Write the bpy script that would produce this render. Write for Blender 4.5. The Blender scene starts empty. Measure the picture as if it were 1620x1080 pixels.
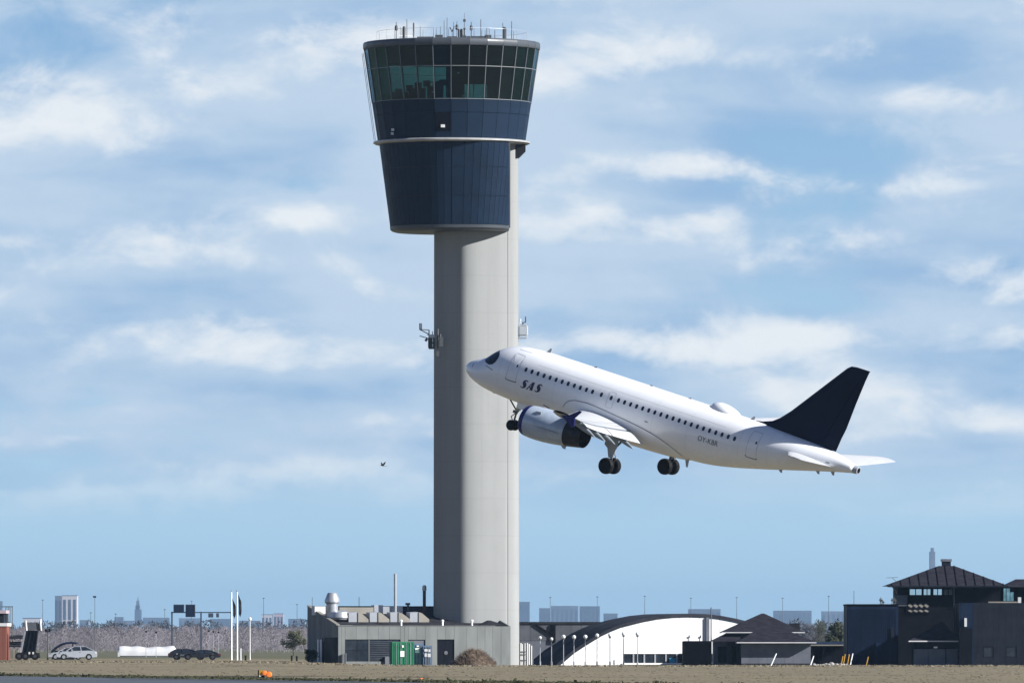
import bpy, bmesh, math, random
from mathutils import Vector, Matrix, noise
random.seed(7)
PI = math.pi
R = math.radians
scene = bpy.context.scene
col = scene.collection

# ------------------------------------------------------------------ camera
FPX = 15000.0      # focal length in pixels of the 1620 px wide photograph
HOR = 1014.5       # horizon row
CAMH = 2.5         # camera height, metres
cam = bpy.data.cameras.new('camera')
cam.sensor_width = 36.0
cam.lens = FPX / 1620.0 * 36.0
cam.clip_start = 1.0
cam.clip_end = 60000.0
cam.shift_y = (HOR - 540.0) / 1620.0
camo = bpy.data.objects.new('camera', cam)
camo.location = (0, 0, CAMH)
camo.rotation_euler = (PI / 2, 0, 0)
col.objects.link(camo)
scene.camera = camo

# ------------------------------------------------------------------ sun, sky, exposure
SUN_AZ = 21.0      # degrees from +X (right) towards the camera
SUN_EL = 27.0
sund = bpy.data.lights.new('sun', 'SUN')
sund.energy = 5.0
sund.angle = R(0.53)
sund.color = (1.0, 0.982, 0.95)
suno = bpy.data.objects.new('sun', sund)
sdir = Vector((math.cos(R(SUN_AZ)) * math.cos(R(SUN_EL)), -math.sin(R(SUN_AZ)) * math.cos(R(SUN_EL)), math.sin(R(SUN_EL))))
suno.rotation_euler = sdir.to_track_quat('Z', 'Y').to_euler()
suno.location = (300, 300, 300)
col.objects.link(suno)

world = bpy.data.worlds.new('World')
scene.world = world
world.use_nodes = True


class NT:
    """short-hand for building node trees"""
    def __init__(s, nt):
        s.nt = nt
        s.n = nt.nodes
        s.l = nt.links
    def put(s, sock, v):
        if isinstance(v, bpy.types.NodeSocket):
            s.l.new(v, sock)
        elif v is not None:
            sock.default_value = v
    def math(s, op, a, b=None, c=None, clamp=False):
        n = s.n.new('ShaderNodeMath'); n.operation = op; n.use_clamp = clamp
        s.put(n.inputs[0], a)
        if b is not None: s.put(n.inputs[1], b)
        if c is not None: s.put(n.inputs[2], c)
        return n.outputs[0]
    def mapr(s, v, a, b, c=0.0, d=1.0, smooth=True):
        n = s.n.new('ShaderNodeMapRange'); n.interpolation_type = 'SMOOTHSTEP' if smooth else 'LINEAR'
        s.put(n.inputs[0], v); n.inputs[1].default_value = a; n.inputs[2].default_value = b
        n.inputs[3].default_value = c; n.inputs[4].default_value = d
        return n.outputs[0]
    def mix(s, f, a, b, mode='MIX'):
        n = s.n.new('ShaderNodeMix'); n.data_type = 'RGBA'; n.blend_type = mode
        s.put(n.inputs[0], f); s.put(n.inputs[6], a); s.put(n.inputs[7], b)
        return n.outputs[2]
    def noise(s, vec, scale, detail=4.0, rough=0.5, dist=0.0, dims='3D'):
        n = s.n.new('ShaderNodeTexNoise'); n.noise_dimensions = dims
        if vec is not None: s.put(n.inputs['Vector'], vec)
        n.inputs['Scale'].default_value = scale; n.inputs['Detail'].default_value = detail
        n.inputs['Roughness'].default_value = rough; n.inputs['Distortion'].default_value = dist
        return n.outputs[0]
    def xyz(s, x, y, z):
        n = s.n.new('ShaderNodeCombineXYZ')
        s.put(n.inputs[0], x); s.put(n.inputs[1], y); s.put(n.inputs[2], z)
        return n.outputs[0]


def c4(c):
    return (c[0], c[1], c[2], 1.0)


def build_world():
    t = NT(world.node_tree)
    for n in list(t.n): t.n.remove(n)
    out = t.n.new('ShaderNodeOutputWorld')
    bg = t.n.new('ShaderNodeBackground')
    bg.inputs['Strength'].default_value = 0.0572
    t.l.new(bg.outputs[0], out.inputs[0])
    sky = t.n.new('ShaderNodeTexSky')
    sky.sky_type = 'NISHITA'
    sky.sun_disc = False
    sky.sun_elevation = R(SUN_EL)
    sky.sun_rotation = R(90 + SUN_AZ)
    sky.altitude = 0.0
    sky.air_density = 1.0
    sky.dust_density = 0.0
    sky.ozone_density = 2.0
    tc = t.n.new('ShaderNodeTexCoord')
    sp = t.n.new('ShaderNodeSeparateXYZ')
    t.l.new(tc.outputs['Generated'], sp.inputs[0])
    x, y, z = sp.outputs
    den = t.math('ADD', t.math('MAXIMUM', z, -0.02), 0.20)
    px = t.math('DIVIDE', x, den)
    py = t.math('DIVIDE', y, den)

    # pale air close above the horizon, all the way round; the clear sky above it
    skyc = t.mix(1.0, sky.outputs[0], c4((0.10, 0.25, 0.58)), 'MULTIPLY')
    low = t.mix(t.mapr(z, 0.004, 0.085), c4((3.95, 5.85, 7.3)), c4((1.75, 3.5, 5.8)))
    skyc = t.mix(t.mapr(z, 0.05, 0.22), low, skyc)

    def dens(dx, dz):
        """cloud density seen in direction (x + dx, y, z + dz)"""
        zz = t.math('ADD', z, dz)
        dd = t.math('ADD', t.math('MAXIMUM', zz, -0.02), 0.20)
        xx = t.math('ADD', x, dx)
        v = t.xyz(t.math('ADD', t.math('DIVIDE', xx, dd), CLX), t.math('DIVIDE', y, dd), 0.0)
        a = t.noise(v, 5.5, 2.0, 0.5, 0.0)           # flat sheets
        w = t.xyz(t.math('ADD', xx, CLX), y, t.math('MULTIPLY', zz, 1.7))
        c = t.noise(w, 24.0, 2.0, 0.5, 0.0)          # heaps
        e = t.noise(w, 85.0, 7.0, 0.60, 0.3)        # billows
        s = t.math('ADD', t.math('MULTIPLY', a, 0.46), t.math('MULTIPLY', c, 0.34))
        return t.math('ADD', s, t.math('MULTIPLY', e, 0.27))
    CLX = 9.77
    d0 = dens(0.0, 0.0)
    d1 = dens(0.0016, 0.0036)        # a little higher and nearer the sun
    # cloud amount: fades out in the haze close above the horizon, breaks up overhead
    cov = t.mapr(z, 0.011, 0.022)
    cov = t.math('MULTIPLY', cov, t.mapr(z, 0.08, 0.35, 1.0, 0.15))
    m = t.math('MULTIPLY', t.mapr(d0, 0.375, 0.49), cov)
    lit = t.mapr(t.math('SUBTRACT', d0, d1), -0.004, 0.125)
    # broad grey-blue banks and paler ones
    bank = t.noise(t.xyz(t.math('MULTIPLY', px, 1.0), t.math('ADD', py, 5.3), 0.0), 7.5, 3.0, 0.5, 0.0)
    thick = t.mapr(t.math('ADD', t.math('MULTIPLY', d0, 0.6), t.math('MULTIPLY', bank, 0.4)), 0.40, 0.58)
    shade = t.mix(thick, c4((2.65, 4.15, 6.2)), c4((4.8, 5.85, 7.1)))
    cloud = t.mix(lit, shade, c4((7.7, 7.9, 8.05)))
    colr = t.mix(t.math('MULTIPLY', m, 0.9), skyc, cloud)
    t.l.new(colr, bg.inputs[0])
build_world()

vs = scene.view_settings
vs.view_transform = 'Standard'
vs.look = 'None'
vs.gamma = 1.0
vs.use_curve_mapping = False
vs.exposure = 1.05
scene.cycles.use_denoising = True
scene.cycles.max_bounces = 8
scene.cycles.transparent_max_bounces = 12

# ------------------------------------------------------------------ materials
def mat(name, base, rough=0.6, metal=0.0, var=0.12, vscale=0.6, spec=0.5, coat=0.0, bump=0.0, bscale=8.0,
        stretch=(1, 1, 1), dark=None, em=None, detail=5.0):
    m = bpy.data.materials.new(name)
    m.use_nodes = True
    t = NT(m.node_tree)
    b = t.n['Principled BSDF']
    b.inputs['Roughness'].default_value = rough
    b.inputs['Metallic'].default_value = metal
    b.inputs['Specular IOR Level'].default_value = spec
    b.inputs['Coat Weight'].default_value = coat
    b.inputs['Coat Roughness'].default_value = 0.08
    tc = t.n.new('ShaderNodeTexCoord')
    mp = t.n.new('ShaderNodeMapping')
    mp.inputs['Scale'].default_value = stretch
    t.l.new(tc.outputs['Object'], mp.inputs[0])
    if var or dark:
        n = t.noise(mp.outputs[0], vscale, detail, 0.55)
        lo = dark if dark else tuple(c * (1 - var) for c in base)
        hi = tuple(min(1, c * (1 + (0 if dark else var))) for c in base)
        t.l.new(t.mix(t.mapr(n, 0.32, 0.68), c4(lo), c4(hi)), b.inputs['Base Color'])
        r = t.mapr(n, 0.3, 0.7, min(1, rough * 1.15), rough * 0.85)
        t.l.new(r, b.inputs['Roughness'])
    else:
        b.inputs['Base Color'].default_value = c4(base)
    if bump:
        n2 = t.noise(mp.outputs[0], bscale, 4.0, 0.6)
        bp = t.n.new('ShaderNodeBump')
        bp.inputs['Strength'].default_value = bump
        bp.inputs['Distance'].default_value = 0.05
        t.l.new(n2, bp.inputs['Height'])
        t.l.new(bp.outputs[0], b.inputs['Normal'])
    if em:
        b.inputs['Emission Color'].default_value = c4(em[0])
        b.inputs['Emission Strength'].default_value = em[1]
    return m


def glass_mat(name, tint, refl=0.06):
    m = bpy.data.materials.new(name)
    m.use_nodes = True
    t = NT(m.node_tree)
    for n in list(t.n): t.n.remove(n)
    out = t.n.new('ShaderNodeOutputMaterial')
    tr = t.n.new('ShaderNodeBsdfTransparent'); tr.inputs[0].default_value = c4(tint)
    gl = t.n.new('ShaderNodeBsdfGlossy'); gl.inputs['Roughness'].default_value = 0.03
    gl.inputs[0].default_value = (0.8, 0.95, 1.0, 1)
    lw = t.n.new('ShaderNodeLayerWeight'); lw.inputs[0].default_value = 0.25
    f = t.math('ADD', t.math('MULTIPLY', lw.outputs[0], 0.8), refl, clamp=True)
    mx = t.n.new('ShaderNodeMixShader')
    t.l.new(f, mx.inputs[0]); t.l.new(tr.outputs[0], mx.inputs[1]); t.l.new(gl.outputs[0], mx.inputs[2])
    t.l.new(mx.outputs[0], out.inputs[0])
    return m


M = {}
M['concrete'] = mat('concrete', (0.236, 0.241, 0.238), 0.85, var=0.06, vscale=0.3, stretch=(1.0, 1.0, 0.06), bump=0.12, bscale=3.0, spec=0.2)
M['cab_panel'] = mat('cab_panel', (0.0095, 0.0185, 0.036), 0.45, var=0.12, vscale=0.5, spec=0.08)
M['fascia'] = mat('fascia', (0.055, 0.062, 0.072), 0.4, var=0.1, vscale=0.4, spec=0.4)
M['ring_metal'] = mat('ring_metal', (0.3192, 0.3192, 0.315), 0.4, metal=0.0, var=0.12, vscale=1.2)
M['cab_glass'] = glass_mat('cab_glass', (0.35, 0.51, 0.51), 0.015)
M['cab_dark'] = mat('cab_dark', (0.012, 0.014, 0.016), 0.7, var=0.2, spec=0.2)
M['mullion'] = mat('mullion', (0.13, 0.14, 0.15), 0.45, var=0.1)
M['antenna'] = mat('antenna', (0.06, 0.065, 0.07), 0.6, var=0.2)
M['steel_light'] = mat('steel_light', (0.42, 0.44, 0.46), 0.45, metal=0.3, var=0.15)
M['plane_white'] = mat('plane_white', (0.72, 0.73, 0.745), 0.30, var=0.025, vscale=0.7, coat=0.3)
M['plane_line'] = mat('plane_line', (0.16, 0.18, 0.21), 0.5, var=0.2)
M['plane_faint'] = mat('plane_faint', (0.50, 0.53, 0.56), 0.5, var=0.1)
M['plane_grey'] = mat('plane_grey', (0.3, 0.32, 0.345), 0.4, var=0.08, vscale=1.5)
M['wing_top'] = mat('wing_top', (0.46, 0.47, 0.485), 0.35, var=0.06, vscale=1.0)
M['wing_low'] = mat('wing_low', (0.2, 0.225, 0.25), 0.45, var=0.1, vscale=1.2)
M['navy'] = mat('navy', (0.0022, 0.004, 0.019), 0.4, var=0.1, coat=0.0, spec=0.1)
M['royal'] = mat('royal', (0.008, 0.007, 0.095), 0.4, var=0.06, spec=0.2)
M['logo'] = mat('logo', (0.01, 0.008, 0.075), 0.4, var=0.05)
M['reg'] = mat('reg', (0.04, 0.045, 0.06), 0.5, var=0.05)
M['nacelle'] = mat('nacelle', (0.38, 0.44, 0.52), 0.30, metal=0.1, var=0.10, vscale=1.2, dark=(0.30, 0.35, 0.42))
M['exhaust'] = mat('exhaust', (0.022, 0.021, 0.024), 0.45, metal=0.6, var=0.3, vscale=3)
M['black'] = mat('black', (0.004, 0.004, 0.005), 0.6, var=0.2, spec=0.1)
M['tyre'] = mat('tyre', (0.006, 0.006, 0.0065), 0.75, var=0.25, vscale=4, spec=0.15)
M['rim'] = mat('rim', (0.05, 0.05, 0.06), 0.45, metal=0.4, var=0.2, vscale=4)
M['strut'] = mat('strut', (0.09, 0.095, 0.105), 0.5, metal=0.3, var=0.25, vscale=3)
M['win_dark'] = mat('win_dark', (0.0086, 0.013, 0.0216), 0.12, var=0.2, spec=0.5)
M['cockpit'] = mat('cockpit', (0.006, 0.007, 0.012), 0.2, var=0.1, spec=0.4)
M['asphalt'] = mat('asphalt', (0.0462, 0.0554, 0.0689), 0.85, var=0.18, vscale=0.12, stretch=(1, 0.25, 1), bump=0.1)
M['rubber'] = mat('rubber', (0.028, 0.030, 0.036), 0.8, var=0.3, vscale=0.2)
M['wall_grey'] = mat('wall_grey', (0.155, 0.164, 0.16), 0.85, var=0.10, vscale=0.8, stretch=(1, 1, 0.3), spec=0.2)
M['roof_dark'] = mat('roof_dark', (0.024, 0.024, 0.028), 0.85, var=0.25, vscale=0.8, spec=0.06)
M['roof_tile'] = mat('roof_tile', (0.021, 0.02, 0.026), 0.8, var=0.22, vscale=1.2, stretch=(1, 1, 3), spec=0.05)
M['eave'] = mat('eave', (0.5208, 0.5208, 0.5208), 0.6, var=0.1)
M['dark_open'] = mat('dark_open', (0.006, 0.007, 0.011), 0.5, var=0.2, spec=0.06)
M['blind_glass'] = mat('blind_glass', (0.0144, 0.0187, 0.0259), 0.15, var=0.3, vscale=1.5)
M['skylight'] = mat('skylight', (0.21, 0.1932, 0.1638), 0.6, var=0.12)
M['galv'] = mat('galv', (0.378, 0.3948, 0.42), 0.38, metal=0.5, var=0.12, vscale=1.5)
M['rust_pipe'] = mat('rust_pipe', (0.075, 0.04, 0.035), 0.7, var=0.3, vscale=3)
M['white_paint'] = mat('white_paint', (0.78, 0.78, 0.76), 0.5, var=0.06)
M['green_cont'] = mat('green_cont', (0.0126, 0.1596, 0.0714), 0.5, var=0.15, vscale=1.4)
M['blue_cont'] = mat('blue_cont', (0.0756, 0.1344, 0.2268), 0.5, var=0.18, vscale=1.6)
M['navy_wall'] = mat('navy_wall', (0.009, 0.016, 0.036), 0.6, var=0.25, vscale=0.9, stretch=(1, 1, 0.25), spec=0.06)
M['char_wall'] = mat('char_wall', (0.013, 0.016, 0.023), 0.7, var=0.18, vscale=0.8, spec=0.06)
M['black_wood'] = mat('black_wood', (0.005, 0.0055, 0.008), 0.7, var=0.25, vscale=0.8, spec=0.05)
M['hut_grey'] = mat('hut_grey', (0.115, 0.125, 0.15), 0.8, var=0.10, vscale=1.0, spec=0.2)
M['hangar_white'] = mat('hangar_white', (0.6888, 0.6972, 0.6972), 0.55, var=0.035, vscale=0.5, stretch=(1, 1, 0.2))
M['hangar_roof'] = mat('hangar_roof', (0.028, 0.03, 0.038), 0.8, var=0.2, vscale=0.4, spec=0.06)
M['shed_grey'] = mat('shed_grey', (0.0924, 0.0983, 0.1134), 0.7, var=0.22, vscale=0.35, spec=0.3)
M['mirror_pane'] = mat('mirror_pane', (0.62, 0.68, 0.72), 0.06, metal=1.0, var=0.05)
M['teal_pane'] = mat('teal_pane', (0.30, 0.46, 0.48), 0.10, metal=1.0, var=0.25, vscale=2)
M['brick'] = mat('brick', (0.1932, 0.063, 0.042), 0.85, var=0.2, vscale=2.0, bump=0.2)
M['twig'] = mat('twig', (0.235, 0.21, 0.225), 0.95, var=0.35, vscale=0.12, spec=0.05)
M['twig_dark'] = mat('twig_dark', (0.075, 0.075, 0.085), 0.95, var=0.35, vscale=0.05, spec=0.05)
M['brush'] = mat('brush', (0.0966, 0.0714, 0.0521), 0.95, var=0.4, vscale=1.4, spec=0.05)
M['leaf'] = mat('leaf', (0.058, 0.06, 0.034), 0.8, var=0.4, vscale=0.8, spec=0.1)
M['leaf_dark'] = mat('leaf_dark', (0.030, 0.036, 0.022), 0.8, var=0.4, vscale=0.8, spec=0.1)
M['bark'] = mat('bark', (0.07, 0.055, 0.045), 0.9, var=0.3, vscale=3)
M['yellow'] = mat('yellow', (0.42, 0.22, 0.015), 0.5, var=0.15)
M['orange'] = mat('orange', (0.85, 0.20, 0.03), 0.5, var=0.1)
M['sign_dark'] = mat('sign_dark', (0.03, 0.045, 0.07), 0.6, var=0.15)
M['far_white'] = mat('far_white', (0.42, 0.4, 0.42), 0.8, var=0.08, vscale=0.02)
M['far_haze_grey'] = mat('far_haze_grey', (0.1, 0.12, 0.165), 0.8, var=0.15, vscale=0.02)  # bluish cast: some of the distance haze is put into the colour
M['far_haze_blue'] = mat('far_haze_blue', (0.07, 0.09, 0.13), 0.8, var=0.2, vscale=0.02)  # blue of the distance haze painted into the base colour
M['far_pink'] = mat('far_pink', (0.36, 0.29, 0.32), 0.8, var=0.1, vscale=0.02)
M['far_glass'] = mat('far_glass', (0.06, 0.075, 0.11), 0.3, var=0.1)
M['car_silver'] = mat('car_silver', (0.52, 0.54, 0.58), 0.25, metal=0.5, var=0.04, coat=0.5)
M['car_black'] = mat('car_black', (0.006, 0.007, 0.012), 0.25, var=0.1, coat=0.4)
M['lamp_globe'] = mat('lamp_globe', (0.62, 0.63, 0.62), 0.15, var=0.1, coat=0.6)
M['red'] = mat('red', (0.12, 0.008, 0.006), 0.3, var=0.1)
M['cyan'] = mat('cyan', (0.02, 0.30, 0.50), 0.5, var=0.15)
M['bird'] = mat('bird', (0.045, 0.038, 0.032), 0.8, var=0.4, vscale=8)
M['flag'] = mat('flag', (0.012, 0.014, 0.022), 0.8, var=0.2)
M['rubble'] = mat('rubble', (0.22, 0.21, 0.2), 0.9, var=0.3, vscale=3)


def grass_mat():
    m = bpy.data.materials.new('dry_grass')
    m.use_nodes = True
    t = NT(m.node_tree)
    b = t.n['Principled BSDF']
    b.inputs['Roughness'].default_value = 0.95
    b.inputs['Specular IOR Level'].default_value = 0.1
    tc = t.n.new('ShaderNodeTexCoord')
    n1 = t.noise(tc.outputs['Object'], 0.06, 6.0, 0.65)
    n2 = t.noise(tc.outputs['Object'], 0.55, 5.0, 0.65)
    n3 = t.noise(tc.outputs['Object'], 4.0, 3.0, 0.6)
    a = t.mix(t.mapr(n1, 0.38, 0.62), c4((0.150, 0.130, 0.084)), c4((0.196, 0.165, 0.108)))
    a = t.mix(t.math('MULTIPLY', t.mapr(n2, 0.56, 0.72), 0.4), a, c4((0.142, 0.122, 0.080)))
    a = t.mix(t.math('MULTIPLY', t.mapr(n3, 0.45, 0.7), 0.25), a, c4((0.135, 0.115, 0.082)))
    # greener far behind the row of buildings
    sp = t.n.new('ShaderNodeSeparateXYZ')
    t.l.new(tc.outputs['Object'], sp.inputs[0])
    a = t.mix(t.math('MULTIPLY', t.mapr(sp.outputs[1], 1080, 1180), 0.8), a, c4((0.078, 0.082, 0.046)))
    t.l.new(a, b.inputs['Base Color'])
    bp = t.n.new('ShaderNodeBump'); bp.inputs['Strength'].default_value = 0.25; bp.inputs['Distance'].default_value = 0.1
    t.l.new(n3, bp.inputs['Height']); t.l.new(bp.outputs[0], b.inputs['Normal'])
    return m
M['grass'] = grass_mat()
M['straw'] = mat('straw', (0.185, 0.158, 0.112), 0.95, var=0.18, vscale=0.3, spec=0.05)
M['edge_grass'] = mat('edge_grass', (0.0504, 0.0521, 0.0294), 0.95, var=0.35, vscale=0.5, spec=0.05)


def concrete_wear(m):
    """formwork lifts and rain streaks of the cast concrete"""
    t = NT(m.node_tree)
    b = t.n['Principled BSDF']
    src = b.inputs['Base Color'].links[0].from_socket
    tc = t.n.new('ShaderNodeTexCoord')
    sp = t.n.new('ShaderNodeSeparateXYZ')
    t.l.new(tc.outputs['Object'], sp.inputs[0])
    f = t.math('FRACT', t.math('MULTIPLY', sp.outputs[2], 1 / 3.9))
    joint = t.math('SUBTRACT', 1.0, t.mapr(t.math('ABSOLUTE', t.math('SUBTRACT', f, 0.5)), 0.0, 0.022))
    mp = t.n.new('ShaderNodeMapping'); mp.inputs['Scale'].default_value = (3.0, 3.0, 0.045)
    t.l.new(tc.outputs['Object'], mp.inputs[0])
    st = t.mapr(t.noise(mp.outputs[0], 1.0, 4.0, 0.6), 0.52, 0.75)
    pt = t.mapr(t.noise(tc.outputs['Object'], 0.22, 4.0, 0.6), 0.40, 0.70)
    w = t.math('ADD', t.math('MULTIPLY', joint, 0.10), t.math('ADD', t.math('MULTIPLY', st, 0.10), t.math('MULTIPLY', pt, 0.07)))
    t.l.new(t.mix(w, src, c4((0.08, 0.082, 0.078))), b.inputs['Base Color'])
concrete_wear(M['concrete'])


# ------------------------------------------------------------------ mesh helpers
class MB:
    def __init__(s):
        s.v = []
        s.f = []
    def add(s, vs, fs):
        o = len(s.v)
        s.v += [tuple(v) for v in vs]
        s.f += [tuple(i + o for i in f) for f in fs]
        return s
    def box(s, x0, x1, y0, y1, z0, z1):
        vs = [(x, y, z) for z in (z0, z1) for (x, y) in ((x0, y0), (x1, y0), (x1, y1), (x0, y1))]
        return s.add(vs, [(3, 2, 1, 0), (4, 5, 6, 7), (0, 1, 5, 4), (1, 2, 6, 5), (2, 3, 7, 6), (3, 0, 4, 7)])
    def prism(s, poly, axis, a0, a1):
        """poly in the two other axes, extruded along axis ('x','y','z')"""
        n = len(poly)
        def pt(p, a):
            return {'x': (a, p[0], p[1]), 'y': (p[0], a, p[1]), 'z': (p[0], p[1], a)}[axis]
        vs = [pt(p, a0) for p in poly] + [pt(p, a1) for p in poly]
        fs = [tuple(range(n - 1, -1, -1)), tuple(range(n, 2 * n))]
        fs += [(i, (i + 1) % n, n + (i + 1) % n, n + i) for i in range(n)]
        return s.add(vs, fs)
    def tube(s, p0, p1, r0, r1=None, n=8):
        r1 = r0 if r1 is None else r1
        p0 = Vector(p0); p1 = Vector(p1)
        d = (p1 - p0).normalized()
        a = d.orthogonal().normalized(); b = d.cross(a)
        vs = []
        for p, r in ((p0, r0), (p1, r1)):
            for i in range(n):
                t = 2 * PI * i / n
                vs.append(p + a * (r * math.cos(t)) + b * (r * math.sin(t)))
        fs = [tuple(range(n - 1, -1, -1)), tuple(range(n, 2 * n))]
        fs += [(i, (i + 1) % n, n + (i + 1) % n, n + i) for i in range(n)]
        return s.add(vs, fs)
    def lathe(s, prof, n=24, axis='z', o=(0, 0, 0), caps=True):
        """prof: list of (r, h)"""
        vs = []
        for r, h in prof:
            for i in range(n):
                t = 2 * PI * i / n
                c, q = r * math.cos(t), r * math.sin(t)
                p = {'z': (c, q, h), 'x': (h, c, q), 'y': (q, h, c)}[axis]
                vs.append((p[0] + o[0], p[1] + o[1], p[2] + o[2]))
        m = len(prof)
        fs = [(k * n + i, k * n + (i + 1) % n, (k + 1) * n + (i + 1) % n, (k + 1) * n + i) for k in range(m - 1) for i in range(n)]
        if caps:
            fs += [tuple(range(n - 1, -1, -1)), tuple(range((m - 1) * n, m * n))]
        return s.add(vs, fs)
    def loft(s, rings, caps=True, closed=True):
        n = len(rings[0])
        vs = [p for r in rings for p in r]
        k = n if closed else n - 1
        fs = [(a * n + i, a * n + (i + 1) % n, (a + 1) * n + (i + 1) % n, (a + 1) * n + i) for a in range(len(rings) - 1) for i in range(k)]
        if caps and closed:
            fs += [tuple(range(n - 1, -1, -1)), tuple(range((len(rings) - 1) * n, len(rings) * n))]
        return s.add(vs, fs)
    def mesh(s, name, smooth=False, fix=True):
        me = bpy.data.meshes.new(name)
        me.from_pydata(s.v, [], s.f)
        if fix:
            bm = bmesh.new(); bm.from_mesh(me)
            bmesh.ops.recalc_face_normals(bm, faces=bm.faces)
            bm.to_mesh(me); bm.free()
        if smooth:
            me.polygons.foreach_set('use_smooth', [True] * len(me.polygons))
            if smooth != 'all':
                me.set_sharp_from_angle(angle=R(38))
        me.update()
        return me
    def build(s, name, m, parent=None, smooth=False, loc=None, fix=True):
        me = s.mesh(name, smooth, fix)
        me.materials.append(M[m] if isinstance(m, str) else m)
        return link(name, me, parent, loc)


def link(name, me, parent=None, loc=None, rz=0.0):
    o = bpy.data.objects.new(name, me)
    col.objects.link(o)
    if parent is not None: o.parent = parent
    if loc is not None: o.location = loc
    if rz: o.rotation_euler = (0, 0, rz)
    return o


def empty(name, loc, rz=0.0):
    return link(name, None, None, loc, rz)


def tag(o, label, cat, group=None, kind=None):
    if label: o['label'] = label
    if cat: o['category'] = cat
    if group: o['group'] = group
    if kind: o['kind'] = kind
    return o


def smooth01(a, b, x):
    t = min(1.0, max(0.0, (x - a) / (b - a)))
    return t * t * (3 - 2 * t)


def gz(x, y):
    """height of the ground: a low bank on the left, otherwise level"""
    return 0.5 * (1 - smooth01(-30, -8, x)) * smooth01(820, 1015, y) * (1 - smooth01(1300, 1700, y))


def X(px, d): return (px - 810.0) / FPX * d
def Z(py, d): return CAMH + (HOR - py) / FPX * d


# ------------------------------------------------------------------ ground
def build_ground():
    xs = [-30000, -8000, -2000, -600, -250] + [-120 + 8 * i for i in range(31)] + [250, 600, 2000, 8000, 30000]
    ys = [-3000, -500, 0, 200, 400, 500] + [560 + 20 * i for i in range(60)] + [1900, 2500, 4000, 8000, 16000, 30000]
    v = [(x, y, gz(x, y)) for y in ys for x in xs]
    n = len(xs)
    f = [(j * n + i, j * n + i + 1, (j + 1) * n + i + 1, (j + 1) * n + i) for j in range(len(ys) - 1) for i in range(n - 1)]
    g = MB().add(v, f).build('ground', 'grass', smooth='all', fix=False)
    g['kind'] = 'structure'
    # taxiway at the bottom left, with a darker patched strip
    a, b = Vector((X(0, 690), 690)), Vector((X(720, 572.5), 572.5))
    d = (b - a).normalized()
    a2, b2 = a - d * 400, b + d * 300
    nrm = Vector((-d.y, d.x))
    if nrm.y > 0: nrm = -nrm
    def P(p, z): return (p.x, p.y, z)
    t = MB().add([P(a2, .02), P(b2, .02), P(b2 + nrm * 45, .02), P(a2 + nrm * 45, .02)], [(0, 1, 2, 3)]).build('taxiway', 'asphalt')
    t['kind'] = 'structure'
    m0, m1 = a + d * 33, b + d * 40
    s = MB().add([P(m0 + nrm * 1.2, .026), P(m1 + nrm * .6, .026), P(m1 + nrm * 6, .026), P(m0 + d * 25 + nrm * 5, .026), P(m0 + d * 10 + nrm * 2.4, .026)],
                 [(0, 1, 2, 3, 4)]).build('asphalt_patch', 'rubber')
    s['kind'] = 'structure'
    return a, b, d, nrm
EDGE = build_ground()


def tufts(name, mt, pts, label, cat):
    mb = MB()
    for (x, y, h, w) in pts:
        z = gz(x, y) - .02
        for k in range(3):
            t = random.uniform(0, PI)
            ox, oy = random.gauss(0, w), random.gauss(0, w)
            c, s_ = math.cos(t) * w * .5, math.sin(t) * w * .5
            hh = h * random.uniform(.5, 1.15)
            lx, ly = random.gauss(0, h * .3), random.gauss(0, h * .3)
            mb.add([(x + ox - c, y + oy - s_, z), (x + ox + c, y + oy + s_, z), (x + ox + lx + c * .5, y + oy + ly, z + hh), (x + ox + lx - c * .5, y + oy + ly, z + hh * .9)],
                   [(0, 1, 2, 3)])
    o = mb.build(name, mt, fix=False)
    tag(o, label, cat, kind='stuff')
    return o


def build_grass():
    a, b, d, nrm = EDGE
    pts = []
    for i in range(3500):
        y = random.uniform(560, 990)
        x = random.uniform(-.058, .058) * y
        if (Vector((x, y)) - a).dot(nrm) > -1.0: continue
        pts.append((x, y, random.uniform(.02, .05), random.uniform(.2, .5)))
    for i in range(2600):          # ragged taller fringe in front of the buildings
        x = random.uniform(-60, 60); y = random.uniform(955, 985)
        pts.append((x, y, random.uniform(.06, .18), random.uniform(.15, .35)))
    tufts('dry_grass', 'straw', pts, 'short dry straw coloured grass of the airfield', 'grass')
    pts = []
    L = (b - a).length
    for i in range(5200):
        s = random.uniform(-60, L + 60)
        w = -abs(random.gauss(0, 2.2)) - .2
        p = a + d * s + nrm * w
        pts.append((p.x, p.y, random.uniform(.06, .2) * (1.5 if random.random() < .06 else 1), random.uniform(.15, .4)))
    tufts('edge_grass', 'edge_grass', pts, 'dark green grass fringe along the taxiway edge', 'grass')
build_grass()

# ------------------------------------------------------------------ control tower
TD = 1000.0
tower = tag(empty('control_tower', (X(753.5, TD), TD, 0)), 'tall concrete air traffic control tower with dark glazed cab', 'control tower')


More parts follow.
